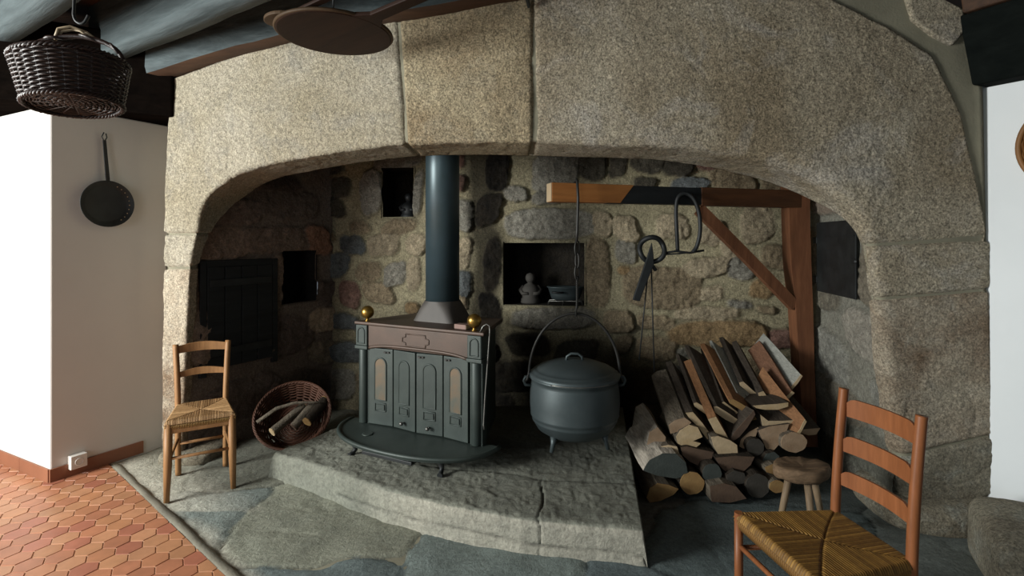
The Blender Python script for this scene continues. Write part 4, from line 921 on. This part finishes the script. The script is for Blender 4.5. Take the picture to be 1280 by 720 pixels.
# ------------------------------------------------------------------ WICKER BASKETS
def basket(root, r0, r1, H, m, rows=16, stakes=26, rim=.010, bottom=True, dish=1.0):
    mb = MB(); n = stakes*4; am = .006
    for i in range(rows):
        f = (i+.5)/rows; r = r0+(r1-r0)*f**dish
        mb.tube([((r+am*math.sin(k*2*PI*stakes/2/n+i*PI))*math.cos(2*PI*k/n), (r+am*math.sin(k*2*PI*stakes/2/n+i*PI))*math.sin(2*PI*k/n), H*f) for k in range(n)], H/rows*.60, 5, closed=True)
    mb.build('woven_side', m, root)
    mb = MB()
    for k in range(stakes):
        a = 2*PI*k/stakes; mb.tube([((r0+(r1-r0)*f**dish)*math.cos(a), (r0+(r1-r0)*f**dish)*math.sin(a), H*f) for f in np.linspace(0, 1, 8)], .0045, 5)
    mb.build('stakes', m, root)
    for nm, r, z in (('rim', r1, H), ('foot_border', r0+.004, .0)):
        mb = MB()
        for ph in (0, 2*PI/3, 4*PI/3):
            n2 = 110; mb.tube([((r+rim*.7*math.cos(k*22*2*PI/n2+ph))*math.cos(2*PI*k/n2), (r+rim*.7*math.cos(k*22*2*PI/n2+ph))*math.sin(2*PI*k/n2), z+rim*.7*math.sin(k*22*2*PI/n2+ph)) for k in range(n2)], rim*.6, 5, closed=True)
        mb.build(nm, m, root)
    mb = MB()
    for i in range(1, 15):
        r = r0*i/15; n2 = 64; mb.tube([(r*math.cos(2*PI*k/n2), r*math.sin(2*PI*k/n2), .006+.003*math.sin(k*2*PI*8/n2+i*PI)) for k in range(n2)], r0/15*.5, 5, closed=True)
    for k in range(8):
        a = PI*k/8; mb.tube([(-r0*math.cos(a), -r0*math.sin(a), .004), (r0*math.cos(a), r0*math.sin(a), .004)], .004, 5)
    mb.build('base_weave', m, root)
hb_ = P(93, 131, 1.80); hbz = hb_.z
hbk = thing('hanging_basket', 'dark brown wicker basket hanging from the ceiling at upper left', 'basket', hb_)
hbk.scale = (.9, .9, .9); hbk.rotation_euler = (math.radians(-4), math.radians(-5), .2)
basket(hbk, .148, .180, .165, M['wicker'], rows=21, rim=.009)
mb = MB(); mb.tube([(.178*math.cos(a)*1.0, 0, .165+.11*math.sin(a)) for a in np.linspace(0, PI, 24)], .009, 8)
mb.tube([(.178*math.cos(a)*1.0, .012*math.sin(a*9), .165+.11*math.sin(a)+.006*math.cos(a*9)) for a in np.linspace(0, PI, 40)], .006, 6); mb.build('handle', M['wicker'], hbk)
mb = MB(); mb.tube([(-.055, 0, .262), (-.035, -.01, .30), (.0, 0, .315), (.05, .01, .295), (.085, 0, .262)], .006, 6); mb.tube([(-.06, .01, .262), (-.03, .0, .295), (.005, .01, .306), (.04, -.01, .292), (.075, .01, .262)], .005, 6); mb.build('cane_binding', M['cane'], hbk, label='pale cane wound at the handle top')
hk0 = Vector((hb_.x+.02, hb_.y, hb_.z+.285)); mb = MB(); mb.tube(smooth([hk0+Vector((.03, 0, .03)), hk0+Vector((.015, 0, .005)), hk0+Vector((-.005, 0, .003)), hk0+Vector((-.022, 0, .03)), hk0+Vector((-.02, 0, .12)), hk0+Vector((-.015, 0, 2.93-hk0.z))]), .005, 8); tag(mb.build('ceiling_hook', M['black_iron']), 'thin black iron hook rod carrying the hanging wicker basket', 'hook')
# log basket, tilted
lbp = P(372, 530, 3.55); lbt = thing('log_basket', 'shallow brown wicker basket tilted on the floor at the left of the hearth', 'basket', (-1.60, 3.78, .095))
lbt.rotation_euler = (math.radians(44), math.radians(14), 0)
basket(lbt, .16, .255, .15, M['wicker_b'], rows=15, stakes=26, rim=.009, dish=.55)
bpy.context.view_layer.update()
def woodend(name, c1, c2): 
    t = NT(name); a = t.ramp(t.noise(14, 5, .6), .3, .7, lin(c1), lin(c2)); a = t.mix(.5, a, t.ramp(t.noise(60, 3), .3, .7, g(.7), g(1.1)), 'MULTIPLY'); return t.done(a, .85, 0, t.bump(t.noise(90, 4), .4, .004), .2)
E = dict(p=woodend('end_pale', 'cfb896', 'b09a7a'), k=woodend('end_pinkish', 'b39a80', '92785e'), d=woodend('end_dark', '4b4742', '38352f'), o=woodend('end_ochre', 'a58658', '856540'), b=woodend('end_brown', '6b5747', '54443a'), w=woodend('end_cream', 'cdb795', 'b0966f'), g=woodend('end_greygreen', '4b504c', '3c413e'))
def bark(name, c, rough=.9, bs=40, bump=.6, var=.3):
    t = NT(name); c1 = tuple(x*(1-var) for x in lin(c)[:3])+(1,); c2 = tuple(x*(1+var*.7) for x in lin(c)[:3])+(1,)
    a = t.ramp(t.noise(bs, 6, .7, (1, .16, 1), .5), .32, .68, c1, c2); a = t.mix(.6, a, t.ramp(t.noise(bs*3.2, 3, .6, (1, .1, 1)), .3, .7, g(.6), g(1.2)), 'MULTIPLY')
    return t.done(a, rough, 0, t.bump(t.noise(bs*1.5, 5, .7, (1, .2, 1)), bump, .015), .2)
BK = dict(d=bark('bark_dark', '3a332b', .95, bs=40, bump=1, var=.4), g=bark('bark_grey', '6f6659', .95, bs=40, bump=1, var=.4), r=bark('split_reddish', '7c5a46', .8, bs=50, bump=.4, var=.3), s=bark('split_shade_dark', '4a423a', .85, bs=50, bump=.5, var=.3), w=bark('bark_whitish', 'a89f92', .95, bs=30, bump=1, var=.5), o=bark('split_orange', '8c6546', .75, bs=50, bump=.3, var=.25), l=bark('weathered_pale', '9c9c94', .85, bs=50, bump=.4, var=.2))  # key s is split wood coloured dark to stand for shaded plank sides
def roundlog(nm, lab, a, b, r, em, bk, grp):
    a = Vector(a); b = Vector(b); t = thing(nm, lab, 'log', b, group=grp)
    d = (b-a); m = MB(); n = 22; u = d.normalized().orthogonal().normalized(); v = d.normalized().cross(u)
    jit = [random.uniform(.93, 1.07) for _ in range(n)]; rows = []
    for i in range(7):
        f = i/6; rr = r*(1+.04*math.sin(f*5+r*90)); c_ = a+d*f-b
        rows.append([tuple(c_+(u*math.cos(2*PI*k/n)+v*math.sin(2*PI*k/n))*rr*jit[k % n]) for k in range(n)])
    m.add([p for q in rows for p in q], [(i*n+k, i*n+(k+1) % n, (i+1)*n+(k+1) % n, (i+1)*n+k) for i in range(6) for k in range(n)], 0, True); m.build('bark', BK[bk], t)
    for rr_0, s_0 in ((rows[0], .004), (rows[-1], .002)):
        m = MB(); m.prism([Vector(p)-d.normalized()*s_0 for p in rr_0], d.normalized()*.006); m.build('cut_end', E[em], t)
# logs in basket (basket local frame -> world)
MW = lbt.matrix_basis.copy()
def bl(x, y, z): return MW @ Vector((x, y, z))
roundlog('firewood_log', 'small log with a cream cut end lying lowest in the tilted wicker basket', bl(-.075, -.15, .14), bl(.03, .10, .10), .030, 'w', 'g', 'logs in the wicker basket')
roundlog('firewood_log', 'small log with a reddish brown end at the right in the tilted wicker basket', bl(.12, -.03, .155), bl(.16, .17, .12), .036, 'o', 'd', 'logs in the wicker basket')
roundlog('firewood_log', 'small grey log lying in the middle of the tilted wicker basket', bl(.03, -.07, .10), bl(.09, .13, .10), .032, 'b', 'g', 'logs in the wicker basket')
mb = MB(); mb.tube([bl(-.20, -.12, .16), bl(-.12, .0, .17), bl(-.02, .07, .175), bl(.08, .10, .18), bl(.19, .13, .185)], [.012, .014, .011, .008, .004], 8); tag(mb.build('branch', BK['g']), 'thin grey branch lying across the tilted wicker basket', 'branch')
# ------------------------------------------------------------------ WOODPILE
GP = 'split logs stacked at the right of the hearth'
def logp(pts, dy, lab, em, bk, Y=None, up=0.0, ln=.34, dx=.0, rnd=False, nm='firewood_log'):
    if rnd:
        cx, cy, rx, ry = pts; pts = [(cx+rx*math.cos(a)*random.uniform(.94, 1.05), cy+ry*math.sin(a)*random.uniform(.94, 1.05)) for a in np.linspace(0, 2*PI, 22, endpoint=False)]
    ym = sum(p[1] for p in pts)/len(pts)
    Y = Y or (2.84+max(0, 620-ym)*.0022)+dy
    q = [P(x, y, Y) for x, y in pts]; ctr = sum(q, Vector())/len(q)
    t = thing(nm, lab, 'log', ctr, group=GP)
    # densify outline
    den = []
    for i in range(len(q)):
        a, b = q[i]-ctr, q[(i+1) % len(q)]-ctr; k_ = max(1, int((b-a).length/.02)) if not rnd else 1
        for j in range(k_): den.append(a.lerp(b, j/k_))
    n = len(den); vec = Vector((dx, ln, up)); rows = []
    for i in range(6):
        f = i/5; rows.append([den[k]*(1+.03*math.sin(f*6+k))+vec*f for k in range(n)])
    m = MB(); m.add([p for r_ in rows for p in r_], [(i*n+k, i*n+(k+1) % n, (i+1)*n+(k+1) % n, (i+1)*n+k) for i in range(5) for k in range(n)]+[tuple(range(5*n, 6*n))], 0, rnd)
    A_ = m.v; m.v = [tuple(Vector(p)+Vector((0, 0, 0))) for p in A_]
    m.build('side', BK[bk], t)
    m = MB(); m.prism([p-Vector((0, .003, 0)) for p in den], (0, .005, 0)); m.build('cut_end', E[em], t)
LG = [
 # lower rows
 ((865, 604, 15, 14), .02, 'round log with ochre end on the floor, second from the pile left edge', 'o', 'd', dict(rnd=True)),
 ((890, 592, 12, 13), .0, 'small round log with dark end directly right of the round ochre one', 'g', 'd', dict(rnd=True)),
 ((947, 607, 15, 15), .0, 'thick round dark log on the floor left of the small pale one', 'd', 'd', dict(rnd=True)),
 ((971, 608, 9.5, 8), -.02, 'small round pale log on the floor behind the stool leg', 'o', 'g', dict(rnd=True)),
 ((992, 553, 16.5, 12.5), .0, 'round pale log just above the wooden stool top', 'k', 'g', dict(rnd=True)),
 ((944, 559, 11, 11), .03, 'dark round log in the middle of the pile beside the pale wedge', 'd', 'd', dict(rnd=True)),
 ([(808, 622), (812, 610), (822, 604), (836, 606), (848, 611), (842, 618), (825, 626), (812, 628)], .0, 'split log with ochre face at the bottom left corner of the pile', 'o', 'g', {}),
 ([(887, 608), (905, 604), (920, 608), (933, 623), (912, 628), (890, 627)], -.02, 'flat brown split log at the very bottom centre of the pile', 'b', 'g', {}),
 ([(804, 588), (812, 575), (828, 567), (845, 567), (857, 578), (860, 594), (845, 598), (820, 594)], -.02, 'largest dark half log at the left edge of the pile', 'g', 'w', dict(up=.06, dx=-.03)),
 ([(804, 586), (808, 560), (812, 540), (822, 534), (832, 546), (831, 558), (818, 566), (810, 577)], .05, 'upright whitish barked log at the left end of the pile', 'k', 'w', dict(up=.04)),
 ([(826, 558), (836, 556), (846, 558), (849, 567), (828, 567)], .0, 'small pale chunk lying on the largest dark half log', 'p', 'g', {}),
 ([(851, 559), (860, 558), (872, 561), (892, 565), (888, 577), (876, 583), (862, 577), (853, 569)], .02, 'brown half log above the round ochre log', 'b', 'd', {}),
 ([(894, 572), (920, 570), (943, 571), (938, 581), (926, 592), (910, 592), (900, 583)], .0, 'wide dark fan-shaped split log at the pile centre', 'b', 'd', {}),
 ([(908, 594), (918, 588), (930, 591), (934, 603), (918, 606), (909, 602)], .0, 'dark grey chunk under the fan-shaped split log', 'd', 'd', {}),
 ([(956, 584), (966, 580), (980, 581), (984, 592), (968, 593), (958, 590)], .0, 'ochre split log at the left side of the stool top', 'o', 'g', {}),
 ([(953, 575), (958, 567), (968, 565), (974, 570), (970, 579), (958, 582)], .03, 'small dark blue-grey log left of the stool top', 'g', 'd', {}),
 ([(889, 546), (898, 545), (912, 550), (921, 556), (922, 566), (915, 573), (905, 574), (898, 568), (892, 558)], .0, 'pale half round log with clean end in the middle of the pile', 'p', 'g', {}),
 ([(845, 546), (850, 538), (862, 531), (872, 534), (878, 546), (866, 551), (876, 554), (870, 559), (857, 560), (847, 554)], .0, 'pale round log with a deep split at the upper left of the pile', 'w', 'g', {}),
 ([(948, 538), (962, 533), (986, 530), (980, 548), (964, 566), (957, 560)], .02, 'pale triangular wedge log right of the pile centre', 'k', 's', {}),
 ([(926, 549), (936, 540), (948, 534), (944, 546), (934, 552), (930, 561), (924, 558)], .05, 'small brown wedge left of the pale triangular wedge', 'k', 's', {}),
 ([(912, 551), (918, 540), (934, 522), (942, 513), (944, 518), (934, 534), (924, 546), (914, 553)], .0, 'grey slanting split piece leaning across the pile centre', 'b', 's', {}),
 # standing/leaning planks on top
 ([(836, 531), (844, 525), (856, 522), (864, 528), (852, 538), (838, 542)], -.02, 'thick barked quarter log at the top left of the pile', 'k', 'g', dict(up=.20, dx=-.01)),
 ([(857, 516), (866, 515), (878, 529), (889, 544), (884, 549), (872, 533), (861, 522)], .0, 'wide cream split plank beside the barked quarter log', 'w', 's', dict(up=.22, dx=-.02)),
 ([(867, 504), (871, 503), (884, 511), (895, 520), (893, 524), (884, 519), (868, 508)], .02, 'thin pale plank second from left in the leaning row', 'w', 's', dict(up=.22, dx=.0)),
 ([(885, 524), (895, 521), (903, 535), (911, 549), (904, 552), (893, 539)], .0, 'cream plank slanting down over the pale half round log', 'w', 'o', dict(up=.26, dx=-.03)),
 ([(892, 508), (897, 508), (910, 516), (923, 525), (920, 531), (906, 524), (893, 515)], .03, 'long tan plank in the leaning row with its side coloured dark as if shaded', 'p', 's', dict(up=.30, dx=-.06)),
 ([(901, 504), (905, 502), (914, 509), (922, 515), (921, 520), (911, 514), (902, 508)], .06, 'short cream plank behind the long tan plank', 'w', 's', dict(up=.26, dx=.0)),
 ([(911, 499), (917, 499), (926, 504), (937, 511), (946, 524), (938, 526), (930, 515), (912, 504)], .04, 'orange toned plank standing in the middle of the leaning row', 'o', 'o', dict(up=.27, dx=-.05)),
 ([(919, 492), (922, 491), (931, 498), (943, 505), (941, 510), (929, 505), (920, 497)], .08, 'curved grey bark slab in the middle of the leaning row', 's' if False else 'b', 'l', dict(up=.26, dx=-.03)),
 ([(924, 478), (929, 477), (940, 487), (951, 496), (947, 501), (936, 491), (925, 482)], .12, 'reddish cream plank high in the leaning row', 'p', 's', dict(up=.22, dx=.01)),
 ([(948, 491), (954, 489), (959, 496), (964, 504), (958, 506), (950, 504)], .10, 'narrow cream plank standing upright near the crane post', 'w', 's', dict(up=.25, dx=-.02)),
 ([(974, 503), (982, 496), (990, 489), (993, 491), (986, 498), (978, 505)], .08, 'broad red-brown plank leaning right near the crane post', 'w', 'r', dict(up=.25, dx=-.04)),
 ([(988, 484), (994, 477), (1001, 468), (1003, 470), (997, 479), (990, 487)], .10, 'pale grey weathered slab at the top right of the pile', 'p', 'l', dict(up=.20, dx=-.07)),
 ([(941, 507), (953, 506), (970, 505), (985, 503), (985, 508), (972, 512), (956, 512), (945, 510)], -.02, 'thin curved cream slab lying flat on a dark block', 'w', 's', dict(up=.02)),
 ([(950, 518), (960, 526), (978, 526), (994, 525), (996, 530), (976, 532), (953, 532)], .0, 'dark block with cream lower edge under the curved slab', 'p', 's', dict(up=.13, dx=-.02)),
 ([(1000, 536), (1003, 529), (1006, 524), (1008, 527), (1001, 540), (992, 553), (989, 550)], -.03, 'cream plank slanting over the round pale log by the stool', 'w', 'p' if False else 'o', dict(up=.22, dx=-.08)),
 ([(1000, 537), (1012, 536), (1025, 535), (1020, 543), (1010, 544), (1000, 541)], .04, 'brown split piece at the right edge of the pile below the crane post', 'k', 's', dict(up=.18, dx=-.06)),
]
for (pts, dy, lab, em, bk, kw) in LG: logp(pts, dy, lab, em, bk, **kw)
# ------------------------------------------------------------------ CHAIRS
def rushseat(name, par, wf, wb, dp, z, dark, light, strands=46, thick=.035):
    n = 190; u = np.linspace(-1, 1, n); U, V = np.meshgrid(u, u, indexing='ij')
    wd = (wb+(wf-wb)*(1-V)/2)/2
    X = U*wd; Y = V*dp/2
    ax_ = np.abs(U) > np.abs(V)
    tcoord = np.where(ax_, V*dp/2, X)       # strands run towards their own rail
    ph = tcoord/(dp/strands)*PI
    rid = np.abs(np.sin(ph))
    dist = 1-np.maximum(np.abs(U), np.abs(V))
    edge = np.clip(1-dist/.10, 0, 1); Zs = z+.0045*rid-.014*(1-np.clip(1-np.sqrt(U**2+V**2)/1.6, 0, 1))*0-.022*edge**2.2+.010*(np.maximum(np.abs(U), np.abs(V))-.3)*.6
    dia = np.exp(-((np.abs(U)-np.abs(V))/.03)**2); Zs = Zs-.004*dia
    rnd_ = noise(np.stack([tcoord*160, ax_*5.0, U*0], -1), 1.0, 3)
    cd_ = lc(dark); cl = lc(light)
    mixf = np.clip(.55+.45*rnd_, 0, 1)[..., None]; C = (cd_*(1-mixf)+cl*mixf)*(.55+.45*rid[..., None])*(1-.35*dia[..., None])
    A = np.stack([X, Y, Zs], -1)
    o = gridmesh(name, A, M['rush'], par, col=C)
    # edge skirt
    mb = MB(); 
    return o
def skirt(par, wf, wb, dp, z, m):
    mb = MB()
    for (a, b) in (((-wf/2, -dp/2), (wf/2, -dp/2)), ((-wb/2, dp/2), (wb/2, dp/2)), ((-wf/2, -dp/2), (-wb/2, dp/2)), ((wf/2, -dp/2), (wb/2, dp/2))):
        n = 44
        for k in range(n):
            f = (k+.5)/n; p = Vector((a[0]+(b[0]-a[0])*f, a[1]+(b[1]-a[1])*f, z-.025)); d_ = Vector((b[0]-a[0], b[1]-a[1], 0)).normalized()*(Vector((b[0]-a[0], b[1]-a[1], 0)).length/n*.5)
            o_ = Vector((p.x, p.y, 0)).normalized()*.0
            mb.tube([p+Vector((0, 0, .018)), p+Vector((p.x*.03, p.y*.03, .004)), p+Vector((0, 0, -.018))], d_.length*1.05, 5)
    o = mb.build('seat_edge', m, par); return o
M['rush_edge'] = flat('rush_edge', 'a8834c', .7, bs=200, bump=.4, var=.3)
M['rush_edge_d'] = flat('rush_edge_brown', '8a6432', .7, bs=200, bump=.4, var=.3)
def slat(x0, x1, y, z, h, th, curve, m, par, arch=.01, ears=False):
    rows = []; n = 20
    for i in range(n+1):
        f = i/n; x = x0+(x1-x0)*f; yy = y+curve*math.sin(f*PI); b = z-h/2+arch*.4*math.sin(f*PI); t_ = z+h/2+arch*math.sin(f*PI)
        if ears: 
            e = min(f, 1-f); t_ = z+h/2-(.018 if e < .07 else 0)-(.012*(1-min(1, (e-.07)/.05)) if .07 <= e < .12 else 0)
        rows.append([(x, yy-th/2, b), (x, yy-th/2, t_), (x, yy+th/2, t_), (x, yy+th/2, b), (x, yy-th/2, b)])
    o = gridmesh('back_slat', np.array(rows), m, par)
    for p in o.data.polygons: p.use_smooth = False
    return o
# left chair
cl_ = thing('rush_chair', 'pale wooden chair with golden rush seat standing left of the hearth', 'chair', (-1.855, 3.06, .0), math.radians(30))
wf, wb, dp, sz, Ht = .335, .255, .33, .435, .80
for s in (-1, 1):
    x = s*(wf/2-.01); mb = MB(); mb.tube([(x*1.03, -dp/2-.008, 0), (x*1.0, -dp/2, .2), (x*.98, -dp/2+.004, sz-.005)], [.014, .021, .021], 8); mb.build('leg', M['chair_l'], cl_)
    xb = s*(wb/2); mb = MB(); mb.tube(smooth([(xb*1.0, dp/2+.03, 0), (xb, dp/2+.005, .22), (xb, dp/2, sz), (xb*1.04, dp/2+.02, .60), (xb*1.12, dp/2+.06, Ht)]), .0165, 8); mb.build('leg', M['chair_l'], cl_)
    for z in (.22,): mb = MB(); mb.tube([(x*.98, -dp/2, z), (xb, dp/2, z+.01)], .009, 8); mb.build('stretcher', M['chair_l'], cl_)
    mb = MB(); mb.tube([(x*.98, -dp/2, sz-.075), (xb, dp/2, sz-.06)], .010, 8); mb.build('stretcher', M['chair_l'], cl_)
mb = MB(); mb.tube([(-wf/2+.01, -dp/2, .235), (wf/2-.01, -dp/2, .235)], .009, 8); mb.build('stretcher', M['chair_l'], cl_)
mb = MB(); mb.tube([(-wb/2, dp/2+.003, .2), (wb/2, dp/2+.003, .2)], .009, 8); mb.build('stretcher', M['chair_l'], cl_)
mb = MB(); mb.box((0, -dp/2, sz-.045), (wf-.03, .018, .035)); mb.build('seat_rail', M['chair_l'], cl_, .004)
slat(-wb/2*1.1, wb/2*1.1, dp/2+.055, Ht-.035, .045, .014, .025, M['chair_l'], cl_, arch=.016)
slat(-wb/2*1.04, wb/2*1.04, dp/2+.025, .615, .032, .014, .02, M['chair_l'], cl_, arch=.018)
rushseat('seat', cl_, wf+.02, wb+.02, dp+.03, sz+.005, '86623a', 'cfa676'); skirt(cl_, wf+.0, wb+.0, dp+.01, sz-.0, M['rush_edge'])
# right chair
cr2 = thing('ladder_back_chair', 'reddish ladder-back chair with woven rush seat in the right foreground', 'chair', (1.045, 1.715, .0), math.radians(-80))
wf, wb, dp, sz, Ht = .40, .30, .36, .44, .885
for s in (-1, 1):
    x = s*(wf/2-.0); mb = MB(); mb.tube([(x, -dp/2, 0), (x, -dp/2, sz+.01)], .0155, 14); mb.build('leg', M['chair_r'], cr2)
    xb = s*(wb/2); mb = MB(); mb.tube(smooth([(xb*1.0, dp/2, 0), (xb, dp/2, .22), (xb, dp/2, sz), (xb*1.0, dp/2+.012, .65), (xb*1.0, dp/2+.035, Ht-.004), (xb, dp/2+.0355, Ht)]), .0165, 14); lg_ = mb.build('leg', M['chair_r'], cr2)
    for z in (.2, .32): mb = MB(); mb.tube([(x, -dp/2, z), (xb, dp/2, z)], .009, 8); mb.build('stretcher', M['chair_r'], cr2)
for z, yy, ww in ((.2, -dp/2, wf), (.33, -dp/2, wf), (.2, dp/2, wb)): mb = MB(); mb.tube([(-ww/2, yy, z), (ww/2, yy, z)], .009, 8); mb.build('stretcher', M['chair_r'], cr2)
for z, h_, yo in ((.835, .068, .033), (.705, .062, .018), (.58, .058, .009)): slat(-wb/2, wb/2, dp/2+yo, z, h_, .009, .025, M['chair_r'], cr2, arch=.0, ears=True)
rushseat('seat', cr2, wf+.03, wb+.02, dp+.03, sz+.005, '6a4a22', 'a9803f', strands=42); skirt(cr2, wf+.01, wb-.0, dp+.01, sz, M['rush_edge_d'])
# ------------------------------------------------------------------ STOOL
spt = Z(1003, 581, .36); 
stl = thing('three_legged_stool', 'rustic low three-legged stool with thick worn wooden top by the woodpile', 'stool', (spt.x, spt.y, 0))
n = 72; rows = []
for (f, z) in ((.0, .30), (.6, .302), (.9, .306), (.98, .315), (1.0, .335), (1.0, .35), (.97, .362), (.9, .366), (.6, .362), (.3, .358), (.0, .356)):
    rows.append([(.132*f*math.cos(a)*(1+.07*math.sin(2*a+.6)+.03*math.sin(5*a)), .095*f*math.sin(a)*(1+.06*math.sin(3*a))+0, z) for a in np.linspace(0, 2*PI, n+1)])
A = np.array(rows); A[..., 2] += .016*fbm(A, 12, 4, 5)+.004*noise(A, 60, 8)
gridmesh('seat', A, M['stool'], stl)
for (x, y, x2, y2) in ((.0, -.04, .0, -.10), (-.05, .02, -.10, .04), (.06, .02, .15, .07)):
    mb = MB(); mb.tube([(x, y, .315), (x2, y2, .0)], [.017, .0135], 10); mb.build('leg', M['stool_leg'], stl)
